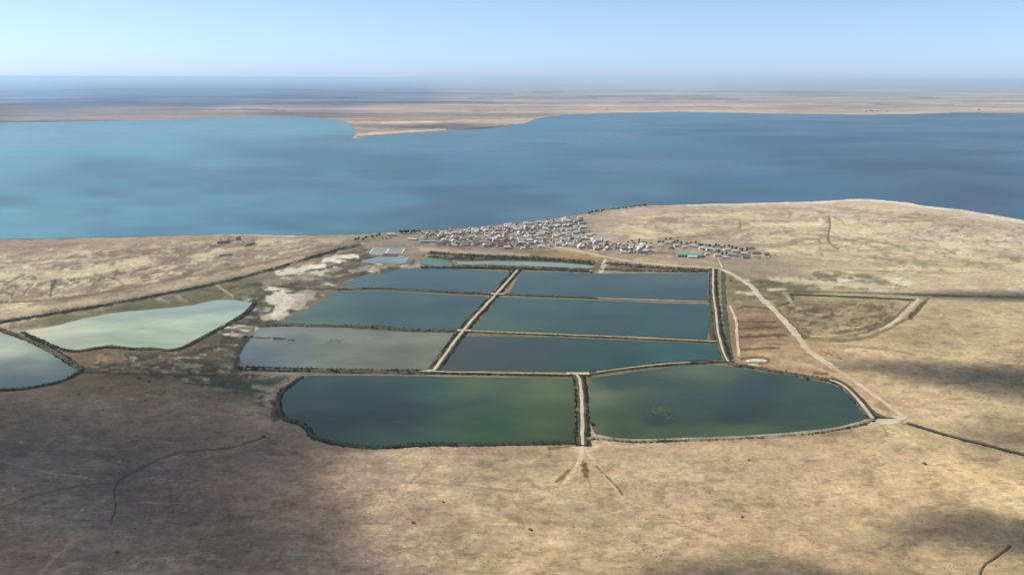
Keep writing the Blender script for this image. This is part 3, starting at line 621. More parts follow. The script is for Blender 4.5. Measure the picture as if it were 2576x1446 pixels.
    ([(560, 277), (640, 274), (720, 280)], 1.6, alb(90, 92, 90), .6, 0), ([(0, 293), (100, 291)], 1.5, alb(120, 108, 110), .5, 0), ([(230, 291), (280, 290)], 1.2, alb(110, 100, 102), .5, 0), ([(2180, 262), (2240, 260), (2330, 264)], 1.4, alb(140, 122, 108), .5, 0), ([(1190, 278), (1270, 277)], 3, alb(130, 120, 108), .5, 0),
]
# ground where several covers are mixed: outline, slant, [(colour, patch length, patch height, lower, upper threshold, strength)]
BLOTCH = [
    ([(560, 770), (700, 690), (820, 640), (900, 615), (1040, 640), (1060, 668), (960, 690), (860, 722), (700, 815), (640, 850), (590, 920), (540, 830)], .0,
     [(alb(84, 80, 70), 60, 13, .46, .60, .8), (WHITE, 46, 9, .56, .64, .85), (alb(112, 112, 80), 36, 10, .54, .64, .6), (alb(70, 66, 66), 24, 7, .56, .66, .6)]),
    ([(205, 940), (250, 880), (420, 882), (500, 872), (590, 830), (610, 930), (760, 938), (720, 975), (690, 1050), (600, 1000), (400, 960)], .0,
     [(alb(78, 72, 64), 50, 12, .47, .62, .7), (alb(66, 80, 72), 60, 14, .52, .64, .6), (alb(172, 162, 148), 26, 6, .58, .66, .65), (alb(60, 58, 52), 16, 6, .57, .66, .6)]),
    ([(40, 826), (260, 775), (500, 722), (640, 700), (700, 720), (640, 762), (540, 750), (400, 775), (200, 802), (70, 832)], -.18,
     [(alb(92, 96, 72), 60, 9, .46, .6, .7), (alb(150, 148, 112), 40, 8, .55, .66, .5), (alb(84, 84, 62), 22, 6, .56, .66, .6)]),
    ([(-100, 640), (300, 610), (560, 592), (880, 596), (860, 618), (540, 700), (280, 745), (0, 796), (-100, 800)], -.16,
     [(alb(148, 130, 110), 70, 9, .5, .64, .55), (alb(222, 210, 180), 60, 8, .54, .66, .7), (alb(128, 116, 96), 26, 6, .57, .67, .6), (alb(228, 218, 192), 20, 5, .58, .68, .6)]),
    ([(-100, 712), (0, 676), (160, 668), (340, 644), (420, 650), (320, 700), (140, 735), (-100, 770)], -.12,
     [(alb(232, 220, 192), 30, 9, .48, .6, .7), (alb(118, 106, 86), 16, 8, .57, .65, .7)]),
    ([(1480, 590), (1640, 528), (1900, 516), (2150, 508), (2320, 524), (2620, 570), (2620, 700), (2300, 700), (2100, 670), (1960, 650), (1800, 606), (1600, 604)], .04,
     [(alb(188, 166, 138), 90, 9, .5, .64, .5), (alb(232, 216, 180), 80, 9, .5, .64, .7), (alb(168, 152, 116), 40, 6, .55, .66, .5), (alb(236, 222, 192), 24, 5, .58, .68, .6), (alb(150, 136, 108), 16, 5, .61, .7, .6)]),
    ([(1840, 700), (1900, 690), (2000, 700), (2100, 672), (2300, 684), (2300, 734), (1990, 738), (1940, 770), (1840, 765)], .03,
     [(alb(126, 120, 88), 40, 9, .48, .6, .7), (alb(228, 218, 190), 60, 7, .55, .64, .8), (alb(96, 96, 70), 24, 6, .56, .65, .65)]),
    ([(1960, 768), (2000, 745), (2300, 756), (2240, 812), (2180, 848), (2100, 856), (2030, 850), (1990, 815)], -.05,
     [(alb(116, 100, 82), 50, 14, .44, .58, .8), (alb(194, 176, 140), 22, 6, .54, .63, .7), (alb(104, 94, 70), 14, 5, .55, .64, .7)]),
    ([(1842, 768), (1930, 772), (1965, 812), (2000, 870), (1960, 905), (1864, 905), (1852, 805)], .0,
     [(alb(132, 106, 86), 50, 7, .48, .6, .6), (alb(196, 168, 136), 40, 6, .54, .64, .6)]),
    ([(1840, 905), (2000, 880), (2180, 960), (2270, 1050), (2200, 1045), (2110, 960), (1900, 925)], .3,
     [(alb(150, 124, 98), 50, 14, .48, .62, .6), (alb(206, 182, 150), 30, 9, .55, .66, .5)]),
    ([(1050, 628), (1300, 640), (1500, 655), (1790, 672), (1790, 688), (1500, 690), (1300, 680), (1050, 676)], .02,
     [(alb(112, 110, 74), 40, 7, .45, .58, .75), (alb(170, 138, 102), 34, 6, .54, .64, .6), (alb(78, 80, 56), 18, 5, .55, .64, .7)]),
    ([(1050, 585), (1470, 545), (1500, 600), (1650, 616), (1900, 622), (1980, 650), (1800, 662), (1560, 650), (1420, 630), (1060, 628)], .0,
     [(alb(118, 108, 92), 24, 5, .48, .6, .6), (alb(210, 196, 174), 20, 5, .55, .64, .6)]),
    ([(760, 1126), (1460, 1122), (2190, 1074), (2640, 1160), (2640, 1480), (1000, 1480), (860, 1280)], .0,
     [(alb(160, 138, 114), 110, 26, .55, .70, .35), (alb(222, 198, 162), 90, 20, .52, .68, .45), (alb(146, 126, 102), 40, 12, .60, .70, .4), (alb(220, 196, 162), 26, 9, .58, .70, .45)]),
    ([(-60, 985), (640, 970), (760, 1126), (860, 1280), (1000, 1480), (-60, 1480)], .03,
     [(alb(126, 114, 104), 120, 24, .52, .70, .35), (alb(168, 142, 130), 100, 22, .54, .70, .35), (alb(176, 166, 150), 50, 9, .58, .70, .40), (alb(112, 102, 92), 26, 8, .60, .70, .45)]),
    ([(2040, 870), (2330, 770), (2640, 760), (2640, 1130), (2280, 1050)], .05,
     [(alb(222, 198, 164), 90, 14, .5, .66, .5), (alb(176, 150, 120), 70, 11, .54, .68, .4), (alb(150, 132, 104), 26, 6, .6, .7, .5)]),
]
WHITE_SPECKS = [(203, 1198), (215, 1203), (207, 1286), (53, 1112), (232, 1207), (10, 1237), (35, 1236), (300, 1160), (260, 1262)]


def relief_weight(u, v):
    lv = np.interp(u, [0, 276, 536, 780, 905], [800, 755, 706, 640, 600])
    shore = np.interp(u, [p[0] for p in LAKE[:38]], [p[1] for p in LAKE[:38]])
    w = sstep(1150, 1260, v)
    w = np.maximum(w, sstep(6, 50, lv - v) * sstep(905, 840, u) * sstep(-500, -200, u))
    w = np.maximum(w, sstep(1960, 2120, u) * sstep(672, 640, v) * .9)
    w = np.maximum(w, sstep(1640, 1720, u) * sstep(598, 580, v) * .9)
    return w * sstep(3, 22, v - shore)


def height(x, y):
    u, v = proj_np(x, y)
    w = relief_weight(u, v)
    h = (fbm(x, y, 190, 4) - .5) * 13.0 + (fbm(x + 900, y - 400, 50, 3) - .5) * 4.2
    return w * h


def hgt(x, y):
    return float(height(np.array([x]), np.array([y]))[0])


def build_ground():
    p = np.concatenate([np.array([3.2, 4.0, 5, 6.2, 7.6, 9]) * 1.0, np.arange(10.5, 1290, 2.45), np.geomspace(1300, 4200, 14)])
    u = np.concatenate([np.linspace(-1500, -40, 90, endpoint=False), np.arange(-40, 2617, 2.5), np.linspace(2620, 4080, 90)])
    UU, PP = np.meshgrid(u, p)
    hor = VH / 2 + FPX * (R3n[2, 0] * (UU - VW / 2) / FPX - R3n[2, 2]) / R3n[2, 1]
    VV = hor + PP
    X, Y = at_np(UU, VV)
    nr, nc = UU.shape
    uf, vf, x, y = UU.ravel(), VV.ravel(), X.ravel(), Y.ravel()
    z = height(x, y)
    wob_u = (vnoise(uf / 26, vf / 9) - .5) * 9; wob_v = (vnoise(uf / 26 + 40, vf / 9 + 9) - .5) * 4
    near = vf > 420 + 0 * uf
    col = np.zeros((len(uf), 3))
    uc = np.clip(uf, -60, 2640)
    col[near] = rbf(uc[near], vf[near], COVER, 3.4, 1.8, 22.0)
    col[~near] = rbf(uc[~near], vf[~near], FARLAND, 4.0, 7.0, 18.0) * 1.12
    rough = np.ones(len(uf)) * .95
    base = col.copy()
    touched = np.zeros(len(uf))
    for pts, w, c, a, dep in STROKES:
        pts = [tuple(q) for q in smooth(pts, 1)]
        us = [q[0] for q in pts]; vs = [q[1] for q in pts]
        m = (uf > min(us) - 4 * w) & (uf < max(us) + 4 * w) & (vf > min(vs) - 4 * w) & (vf < max(vs) + 4 * w)
        idx = np.nonzero(m)[0]
        k = .35 if w > 3.3 else .3
        fu, fv = uf[idx] + wob_u[idx] * k * min(w, 9) / 4, vf[idx] + wob_v[idx] * k * min(w, 9) / 4
        d = seg_dist(fu, fv, pts)
        ww = w * (.75 + .55 * vnoise(fu / 14, fv / 6))
        q = d / ww
        if w > 3.3:
            q = q + 2.1 * (fbm(uf[idx] + 31, vf[idx] * 2.4, 13, 4) - .52) * min(1.0, w / 6)
        mask = a * sstep(1.4, .6, q)
        mask *= .86 + .34 * vnoise(uf[idx] / 5 + 3, vf[idx] / 3)
        mask = np.clip(mask, 0, 1)[:, None]
        col[idx] = np.where(touched[idx][:, None] + mask > 1e-3, (col[idx] * (touched[idx][:, None] * (1 - mask)) + c * mask) / np.maximum(touched[idx][:, None] * (1 - mask) + mask, 1e-4), col[idx])
        touched[idx] = 1 - (1 - touched[idx]) * (1 - mask[:, 0])
        z[idx] -= dep * mask[:, 0]
    for kk, (poly, slant, layers) in enumerate(BLOTCH):
        us = [q[0] for q in poly]; vs = [q[1] for q in poly]
        idx = np.nonzero((uf > min(us)) & (uf < max(us)) & (vf > min(vs)) & (vf < max(vs)))[0]
        fu = uf[idx] + wob_u[idx]; fv = vf[idx] + wob_v[idx]
        ins = inside(fu, fv, poly)
        ed = sstep(0, 16, seg_dist(fu, fv * 1.0, poly + [poly[0]])) * ins
        keep = idx
        for q, (c, su, sv, lo, hi, a) in enumerate(layers):
            n = fbm((uf[keep] + 71 * q + 13 * kk) , (vf[keep] - slant * uf[keep] + 37 * q + 400) * su / sv, su, 5)
            m = (sstep(lo, hi, n) * a * ed)[:, None]
            base[keep] = base[keep] * (1 - m) + c * m
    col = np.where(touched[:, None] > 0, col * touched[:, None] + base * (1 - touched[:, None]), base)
    for su, sv in WHITE_SPECKS:
        d = np.hypot((uf - su) / 7, (vf - sv) / 3.2)
        m = (sstep(1.3, .4, d) * .7)[:, None]
        col = col * (1 - m) + alb(212, 206, 190) * m
    # below the lake the bed drops away
    lk = inside(uf, vf, LAKE)
    z[lk] = np.minimum(z[lk], -.6)
    col[lk] = np.array([.2, .18, .14])
    me = bpy.data.meshes.new('ground')
    i = np.arange(nr * nc).reshape(nr, nc)
    quads = np.stack([i[1:, :-1], i[1:, 1:], i[:-1, 1:], i[:-1, :-1]], -1).reshape(-1, 4)
    me.vertices.add(nr * nc)
    me.vertices.foreach_set('co', np.stack([x, y, z], -1).astype(np.float32).ravel())
    me.loops.add(quads.size)
    me.loops.foreach_set('vertex_index', quads.astype(np.int32).ravel())
    me.polygons.add(len(quads))
    me.polygons.foreach_set('loop_start', np.arange(0, quads.size, 4, dtype=np.int32))
    me.polygons.foreach_set('use_smooth', np.ones(len(quads), bool))
    me.update()
    me.materials.append(M_GROUND)
    a = me.attributes.new('cover', 'FLOAT_COLOR', 'POINT')
    a.data.foreach_set('color', np.concatenate([col, np.ones((len(uf), 1))], 1).astype(np.float32).ravel())
    a = me.attributes.new('rough', 'FLOAT', 'POINT')
    a.data.foreach_set('value', rough.astype(np.float32))
    a = me.attributes.new('distant', 'FLOAT', 'POINT')
    a.data.foreach_set('value', (~near).astype(np.float32))
    tag(obj('ground', me), 'dry straw coloured steppe round the lake and ponds', None, None, 'structure')


build_ground()

LAKE_COL = [(0, 340, (0.080, 0.211, 0.238)), (300, 330, (0.075, 0.201, 0.238)), (700, 320, (0.061, 0.179, 0.218)), (850, 320, (0.066, 0.191, 0.198)), (100, 450, (0.061, 0.179, 0.213)), (400, 400, (0.066, 0.191, 0.223)), (250, 430, (0.047, 0.142, 0.188)),
            (100, 560, (0.066, 0.179, 0.208)), (500, 520, (0.050, 0.148, 0.188)), (800, 400, (0.041, 0.121, 0.168)), (700, 470, (0.047, 0.131, 0.178)), (900, 540, (0.039, 0.111, 0.148)), (1100, 370, (0.034, 0.100, 0.148)), (1100, 450, (0.037, 0.105, 0.153)),
            (1400, 350, (0.029, 0.095, 0.134)), (1400, 450, (0.029, 0.090, 0.139)), (1500, 500, (0.029, 0.079, 0.114)), (1200, 540, (0.034, 0.090, 0.124)), (1700, 310, (0.025, 0.090, 0.124)), (2000, 340, (0.023, 0.073, 0.114)), (1900, 440, (0.025, 0.073, 0.119)),
            (2300, 330, (0.020, 0.055, 0.084)), (2500, 400, (0.016, 0.047, 0.074)), (2300, 470, (0.021, 0.061, 0.084)), (2500, 500, (0.020, 0.055, 0.079)), (1000, 580, (0.056, 0.116, 0.139)), (1500, 520, (0.066, 0.116, 0.129)), (1350, 550, (0.050, 0.100, 0.119))]
water_sheet('lake_water', LAKE, LAKE_COL, .4, M_LAKE, 'wide blue lake reaching to the far shore', 230, 80, .5, 3.0, 60.0)
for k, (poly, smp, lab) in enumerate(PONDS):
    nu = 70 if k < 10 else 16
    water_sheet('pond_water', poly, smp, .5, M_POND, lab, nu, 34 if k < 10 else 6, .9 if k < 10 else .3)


M_WEED = plain('floating_weeds', (.075, .090, .055), .8, .3, .2)


def weed_mat(u, v, ru, n, label):
    verts, faces = [], []
    c = at(u, v)
    r = ru * 2 * c.length / FPX
    for k in range(n):
        a = random.uniform(0, 6.283); d = r * math.sqrt(random.random())
        x, y = c.x + math.cos(a) * d, c.y + math.sin(a) * d * 1.3
        s_ = random.uniform(.6, 2.0); i = len(verts); m = 7
        ph = [random.uniform(.6, 1.2) * s_ for _ in range(m)]
        for z in (.45, .62):
            verts += [(x + math.cos(j * 6.283 / m) * ph[j], y + math.sin(j * 6.283 / m) * ph[j], z) for j in range(m)]
        faces.append(tuple(range(i + m, i + 2 * m)))
        faces += [(i + j, i + (j + 1) % m, i + m + (j + 1) % m, i + m + j) for j in range(m)]
    return tag(obj('floating_weeds', mesh('floating_weeds', verts, faces, M_WEED)), label, 'weeds', None, 'stuff')


weed_mat(1664, 1034, 12, 55, 'pale weeds floating in the front right pond')
weed_mat(1684, 1046, 9, 36, 'small pale weed patch floating below the larger one')
weed_mat(840, 861, 10, 40, 'dark weeds floating in the middle of the grey brown pond')

# ------------------------------------------------------------------ dikes, roads, ditches
def path_world(pts, step=14.0, it=1):
    w = [at(u, v) for u, v in smooth(pts, it)]
    return resample([(p.x, p.y) for p in w], step)


def normals(p):
    out = []
    for i in range(len(p)):
        a, b = p[max(0, i - 1)], p[min(len(p) - 1, i + 1)]
        d = (b - a).normalized()
        out.append(Vector((-d.y, d.x)))
    return out


def ribbon(name, pts, prof, mat, label, kind='structure', jit=.18, it=1, step=14.0, ground=True):
    """Sweeps a cross-section [(offset, height), ...] along a line on the ground."""
    p = path_world(pts, step, it)
    n = normals(p)
    verts, faces = [], []
    m = len(prof)
    for i, (q, nn) in enumerate(zip(p, n)):
        g = hgt(q.x, q.y) if ground else 0
        s = 1 + jit * (random.random() * 2 - 1)
        sh = (vnoise(np.array([q.x / 30]), np.array([q.y / 30]))[0] - .5) * jit * 6
        for o, h in prof:
            w = q + nn * (o * s + sh)
            verts.append((w.x, w.y, h + g))
    for i in range(len(p) - 1):
        for j in range(m - 1):
            a = i * m + j
            faces.append((a, a + m, a + m + 1, a + 1))
    faces.append(tuple(range(m))); faces.append(tuple(reversed(range((len(p) - 1) * m, len(p) * m))))
    me = mesh(name, verts, faces, mat)
    # faces wound so that they look up
    if me.polygons[m // 2].normal.z < 0:
        me.flip_normals()
    return tag(obj(name, me), label, None, None, kind)


_dk = [0]


def dike(pts, base, top, h, mat, label, track=None, tlabel=None, it=1):
    _dk[0] += 1
    h = h + .045 * _dk[0]
    o = ribbon('earth_dike', pts, [(-base, -.3), (-top, h), (top, h), (base, -.3)], mat, label, it=it)
    if track:
        ribbon('dirt_track', pts if track[1] is None else track[1],
               [(-track[0], h - .1), (-track[0] * .9, h + .16), (track[0] * .9, h + .16), (track[0], h - .1)], M_ROAD, tlabel, it=it, jit=.25)
    return h


D_DIAG = [(1302, 680), (1250, 739), (1165, 831), (1090, 935)]
D_T1M1 = [(848, 729), (905, 728), (960, 726.5), (1100, 735.5), (1238, 741)]
D_T2M2 = [(1256, 741), (1346, 746), (1502, 751.5), (1620, 756), (1795, 761)]
D_M1B1 = [(590, 812), (640, 817.5), (764, 818.5), (926, 823), (1043, 832), (1158, 834)]
D_M2B2 = [(1170, 833.5), (1424, 843), (1600, 851), (1812, 861)]
D_LOWL = [(600, 928), (700, 930), (829, 934), (959, 936), (1085, 937)]
D_LOWM = [(1085, 937), (1268, 940), (1440, 943), (1482, 943)]
D_LOWR = [(1470, 943), (1541, 932), (1658, 918), (1774, 911), (1826, 909)]
D_FRONT = [(1450, 942), (1460, 960), (1463, 1010), (1465, 1060), (1466, 1122)]
D_RIGHT = [(1794, 677), (1793, 720), (1796, 760), (1802, 791), (1803, 822), (1810, 857), (1821, 892), (1832, 912)]
D_F2R = [(1832, 914), (1884, 923), (1984, 941), (2070, 955), (2100, 961), (2131, 978), (2160, 1010), (2184, 1040), (2196, 1056)]
D_F2B = [(2196, 1056), (2143, 1071), (2083, 1083), (1983, 1093), (1864, 1101), (1744, 1105), (1619, 1110), (1541, 1107), (1496, 1099), (1474, 1108)]
D_F1 = [(760, 948), (735, 966), (706, 988), (699, 1018), (705, 1044), (728, 1061), (755, 1065), (770, 1075), (785, 1100), (842, 1117), (926, 1128), (991, 1125), (1069, 1118.5), (1190, 1119.5), (1346, 1117), (1446, 1114)]
D_P1 = [(56, 836), (110, 861), (156, 881), (195, 886), (234, 878.5), (279, 873), (338, 880), (383, 879), (422, 884), (458, 879), (491, 861), (536, 837), (586, 811), (622, 788), (642, 763)]
D_P12 = [(-60, 818), (0, 830), (60, 849), (110, 872), (155, 896), (206, 932)]
D_P2 = [(206, 935), (158, 960), (97, 974), (42, 981), (0, 982), (-150, 992), (-420, 985)]

dike(D_DIAG, 11, 5.0, 1.7, M_DIKE, 'weedy earth dike slanting between the left and right pond columns', (2.7, None), 'pale dirt track along the slanting middle dike')
dike(D_T1M1, 7, 3, 1.3, M_DIKE, 'dark overgrown dike below the slate blue pond of the left column')
dike(D_T2M2, 7, 3.5, 1.3, M_DIKE, 'thin dike below the slate blue pond of the right column', (1.7, [(1500, 751.3), (1620, 756), (1780, 760.5)]), 'pale crest of the thin dike below the upper right pond')
dike(D_M1B1, 8, 4, 1.4, M_DIKE, 'brown weedy dike above the grey brown pond')
dike(D_M2B2, 8, 4, 1.4, M_DIKE, 'dike with a pale crest above the wedge shaped pond', (1.8, None), 'pale path on the dike above the wedge shaped pond')
dike(D_LOWL, 9, 4, 1.5, M_DIKE, 'dark shrubby dike between the grey brown pond and the front left pond')
dike(D_LOWM, 8, 4, 1.5, M_DIKE, 'straight dike between the wedge shaped pond and the algae green water', (1.7, None), 'pale track on the straight dike above the algae green water')
dike(D_LOWR, 8, 4, 1.5, M_DIKE, 'rising dike between the wedge shaped pond and the front right pond', (1.7, [(1500, 938), (1541, 932), (1658, 918), (1740, 913)]), 'broken pale crest of the rising dike')
dike(D_FRONT, 10, 5, 1.5, M_DIKE, 'short dike with dark shrubs between the two front ponds', (2.5, None), 'pale track on the short dike between the two front ponds')
dike(D_RIGHT, 9, 4.5, 1.5, M_DIKE, 'overgrown dike along the right side of the pond column', (1.9, None), 'winding pale path on the right side dike')
dike(D_F2R, 8, 4, 1.6, M_DIKE, 'curved dike round the right end of the front right pond', (2.3, [(2087, 958.5), (2105, 963), (2131, 978), (2160, 1010), (2184, 1040), (2196, 1056)]), 'pale track curving round the front right pond')
dike(D_F2B, 6, 3, 1.1, M_DIKE_PALE, 'low pale bank along the bottom of the front right pond')
dike(D_F1, 4.6, 1.4, 1.3, M_BANK, 'dark reedy bank round the left and bottom of the front left pond')
dike(D_P1, 4.2, 1.2, 1.1, M_BANK, 'dark reedy bank below the milky jade pond')
dike(D_P12, 6.5, 2.4, 1.4, M_DIKE, 'overgrown dike between the milky jade pond and the pale grey pond')
dike(D_P2, 4.4, 1.3, 1.2, M_BANK, 'dark bank below the pale grey pond')

ROAD = [(1395, 622), (1440, 629), (1482, 637), (1541, 650.5), (1619, 662), (1736, 671), (1800, 673.5), (1828, 681), (1878, 712), (1895, 722), (1908, 744), (1943, 775),
        (1979, 812), (2023, 868), (2047, 893), (2103, 927), (2163, 967), (2223, 1011), (2266, 1043), (2280, 1050)]


def road(pts, w, z, label, it=1, name='dirt_road', mat=None):
    return ribbon(name, pts, [(-w, z - .25), (-w * .92, z), (w * .92, z), (w, z - .25)], mat or M_ROAD, label, it=it, jit=.34, step=9.0)


road(ROAD[:12], 5.4, .34, 'pale dirt road running along the village to the corner of the ponds')
road(ROAD[8:16], 6.4, .42, 'pale dirt road going down past the fields right of the ponds')
road(ROAD[14:], 3.4, .38, 'lower end of the dirt road reaching the junction')
road([(2196, 1058), (2230, 1059), (2262, 1056), (2280, 1050)], 6.0, .50, 'sandy crossing right of the front right pond')
road([(2190, 1062), (2215, 1066), (2262, 1060)], 6.0, .46, 'bare sandy patch at the tip of the front right pond')
road([(1090, 933), (1060, 937), (1118, 938)], 2.5, 2.6, 'pale turning place at the foot of the slanting dike', 0)
road([(1425, 942), (1482, 942.5)], 5.0, 2.75, 'pale turning place at the head of the short front dike', 0)
road([(1235, 741), (1270, 741.5)], 5.0, 2.5, 'pale crossing on the slanting dike at the thin upper dikes', 0)
road([(1150, 833), (1185, 834)], 4.5, 2.62, 'pale crossing on the slanting dike at the lower cross dikes', 0)
road([(1837, 768), (1842, 785), (1852, 802), (1853, 845), (1858, 868), (1860, 897)], 2.4, .36, 'thin pale path along the left edge of the striped field')
road([(1816, 674), (1812, 662), (1806, 650)], 2.2, .30, 'short lane from the road up to the houses')
road([(1466, 1118), (1464, 1140), (1460, 1160)], 3.0, .33, 'pale track leaving the short front dike on to the plain')


def ditch(pts, w, label):
    return ribbon('weedy_ditch', pts, [(-w, .1), (-w * .5, .55), (0, .2), (w * .5, .62), (w, .1)], M_DITCH, label, jit=.3)


ditch([(1819, 683), (1821, 760), (1827, 822), (1833, 868), (1841, 903)], 5.0, 'dark weedy canal running straight along the right side dike')
ditch([(1787, 684), (1787, 720), (1789, 756)], 3.6, 'dark weedy strip beside the upper right pond')
ditch([(2100, 953), (2129, 967), (2160, 999), (2191, 1034), (2215, 1048), (2256, 1056)], 5.0, 'brown ditch outside the curved dike')
ditch([(2282, 1062), (2382, 1093), (2454, 1111), (2576, 1142), (2800, 1200)], 2.6, 'long straight ditch running to the right edge of the view')
ditch([(1991, 740), (2100, 744), (2296, 753)], 3.4, 'straight dark ditch along the top of the walled field')

# ------------------------------------------------------------------ reeds on the banks (nobody could count them)
def reed_strip(pts, offs, step, size, label, z0=.2, mat=None):
    p = path_world(pts, step)
    n = normals(p)
    verts, faces = [], []
    for q, nn in zip(p, n):
        for o in offs:
            den = vnoise(np.array([q.x / 16 + o]), np.array([q.y / 16]))[0] * .6 + vnoise(np.array([q.x / 50]), np.array([q.y / 50 + o]))[0] * .6
            if random.random() > .2 + den: continue
            c = q + nn * (o + random.uniform(-1.6, 1.6))
            s = size * random.uniform(.4, 1.2) * (.5 + den)
            for k in range(6):
                a = random.uniform(0, 6.283); r = random.uniform(.1, 1.0) * s
                bx, by = c.x + math.cos(a) * r, c.y + math.sin(a) * r
                hh = s * random.uniform(.8, 1.7); t = random.uniform(.3, .7) * s
                b = random.uniform(0, 6.283)
                i = len(verts)
                verts += [(bx - math.cos(b) * t, by - math.sin(b) * t, z0), (bx + math.cos(b) * t, by + math.sin(b) * t, z0),
                          (bx + random.uniform(-.5, .5), by + random.uniform(-.5, .5), z0 + hh)]
                faces.append((i, i + 1, i + 2))
    return tag(obj('reeds', mesh('reeds', verts, faces, mat or M_REED)), label, 'reeds', None, 'stuff')


for pts, offs, lab in [
        (D_DIAG, (-8, -6, -4.5, 4.5, 6, 8), 'dark weeds along both sides of the slanting middle dike'),
        (D_T1M1, (-5, -2, 2, 5), 'dark reeds covering the dike below the upper left pond'),
        (D_T2M2[:3], (-5, -2, 2, 5), 'dark reeds on the left half of the thin upper right dike'),
        (D_M1B1, (-6, -2, 3, 6), 'brown reeds on the dike above the grey brown pond'),
        (D_M2B2, (-7, -5.5, -4.5), 'dark reeds along the foot of the dike above the wedge shaped pond'),
        (D_LOWL, (-8, -4, 0, 4, 8), 'dark reeds on the dike above the front left pond'),
        (D_LOWM, (-8, -6.5, -5), 'dark reeds below the straight pale dike'),
        (D_LOWR, (-6, 6), 'dark reeds along the rising dike'),
        (D_FRONT, (-8.5, -6.5, -4.5, 4.5, 6.5, 8.5), 'dark reeds both sides of the short front dike'),
        (D_RIGHT, (-7, 7, 9), 'green weeds on the right side dike'),
        (D_F2R, (-6, -4, 4), 'dark reeds along the curved dike'),
        (D_F2B, (3, 5), 'thin reeds along the bottom of the front right pond'),
        (D_F1, (-3.5, -1.5, 1, 3), 'dark reeds round the front left pond'),
        (D_P1, (-3, -1, 1, 3), 'dark reeds below the milky jade pond'),
        (D_P12, (-6, -2, 2, 6), 'dark reeds between the jade pond and the pale grey pond'),
        (D_P2, (-3, -1, 1, 3), 'dark reeds below the pale grey pond'),
        ([(1060, 674), (1200, 675), (1300, 678), (1400, 681), (1490, 685)], (-6, -2, 2, 6), 'dark reeds along the upper edge of the top ponds'),
        ([(1510, 678), (1600, 682), (1700, 684), (1780, 685)], (-7, -2, 3, 8), 'brown reeds between the road and the upper right pond'),
        ([(612, 847), (650, 850), (716, 853)], (-2, 0, 2), 'reeds on the broken spit in the grey brown pond'),
        ([(728, 856), (744, 858)], (-2, 0, 2), 'small reed island in the grey brown pond'),
        ([(0, 812), (130, 790), (276, 766), (406, 741), (536, 717), (671, 681), (780, 649), (870, 623)], (-4, 0, 4), 'dark weeds along the long canal left of the ponds'),
]:
    reed_strip(pts, offs, 2.2, 1.45, lab, .3)


M_GARDEN = plain('garden_plants', (.105, .105, .058), .9, .4, .05)
for k, (pts, lab) in enumerate([([(1080, 636), (1180, 643), (1300, 648), (1400, 653), (1490, 661)], 'garden plants on the upper edge of the garden strip'),
                                ([(1085, 646), (1160, 651), (1260, 652), (1330, 653), (1420, 657), (1495, 665)], 'garden plants in the middle of the garden strip'),
                                ([(1140, 672), (1240, 672), (1330, 674), (1480, 681)], 'green plants between the jade strip and the top ponds'),
                                ([(1525, 662), (1600, 670), (1700, 677), (1790, 680)], 'green plants on the verge below the road')]):
    reed_strip(pts, (-16, -11, -6, -2, 3, 8, 14), 4.5, 2.0, lab, .2, M_GARDEN)

# ------------------------------------------------------------------ shrubs and trees
def leaf_cloud(n, rx, rz, zc, leaf, rnd, lobes=5):
    cs = [(rnd.uniform(-.5, .5) * rx, rnd.uniform(-.5, .5) * rx, zc + rnd.uniform(-.4, .45) * rz, rnd.uniform(.45, .75)) for _ in range(lobes)]
    verts, faces = [], []
    for k in range(n):
        cx, cy, cz, s = cs[k % lobes]
        while True:
            d = Vector((rnd.uniform(-1, 1), rnd.uniform(-1, 1), rnd.uniform(-1, 1)))
            if .2 < d.length < 1: break
        d = d.normalized() * (.55 + .45 * rnd.random())
        c = Vector((cx + d.x * rx * s, cy + d.y * rx * s, max(.05, cz + d.z * rz * s)))
        a = Vector((rnd.uniform(-1, 1), rnd.uniform(-1, 1), rnd.uniform(-.5, .5))).normalized() * leaf
        b = d.cross(a)
        b = (b.normalized() if b.length > 1e-4 else Vector((0, 0, 1))) * leaf
        i = len(verts)
        verts += [c - a, c + b * .7, c + a, c - b * .7]
        faces.append((i, i + 1, i + 2, i + 3))
    return verts, faces


_r = random.Random(3)
SHRUB_ME = [mesh('shrub', *leaf_cloud(90, 1.0, .8, .65, .3, _r), M_SHRUB) for _ in range(4)]
DRY_ME = [mesh('shrub', *leaf_cloud(90, 1.1, .6, .5, .34, _r), M_DRY) for _ in range(3)]
CROWN_ME = [mesh('crown', *leaf_cloud(150, 2.6, 2.7, 4.6, .62, _r, 7), M_TREE) for _ in range(4)]


def trunk_mesh():
    verts, faces = [], []
    def limb(a, b, r0, r1):
        d = (b - a).normalized(); x = d.orthogonal().normalized(); y = d.cross(x)
        i = len(verts)
        for p, r in ((a, r0), (b, r1)):
            for k in range(5):
                t = k * 1.2566
                verts.append(p + (x * math.cos(t) + y * math.sin(t)) * r)
        for k in range(5):
            faces.append((i + k, i + (k + 1) % 5, i + 5 + (k + 1) % 5, i + 5 + k))
    limb(Vector((0, 0, -.2)), Vector((.1, 0, 3.2)), .26, .15)
    for k in range(4):
        t = k * 1.6 + .3
        limb(Vector((.08, 0, 2.2 + .25 * k)), Vector((math.cos(t) * 1.6, math.sin(t) * 1.6, 4.2 + .3 * k)), .11, .04)
    return mesh('trunk', verts, faces, M_BARK)


TRUNK_ME = trunk_mesh()


def shrub(x, y, z, s, label, group=None, flat=1.0, kinds=None):
    o = obj('shrub', random.choice(kinds or SHRUB_ME), None, (x, y, z), random.uniform(0, 6.28), (s, s * random.uniform(.8, 1.2), s * flat))
    return tag(o, label, 'shrub', group)


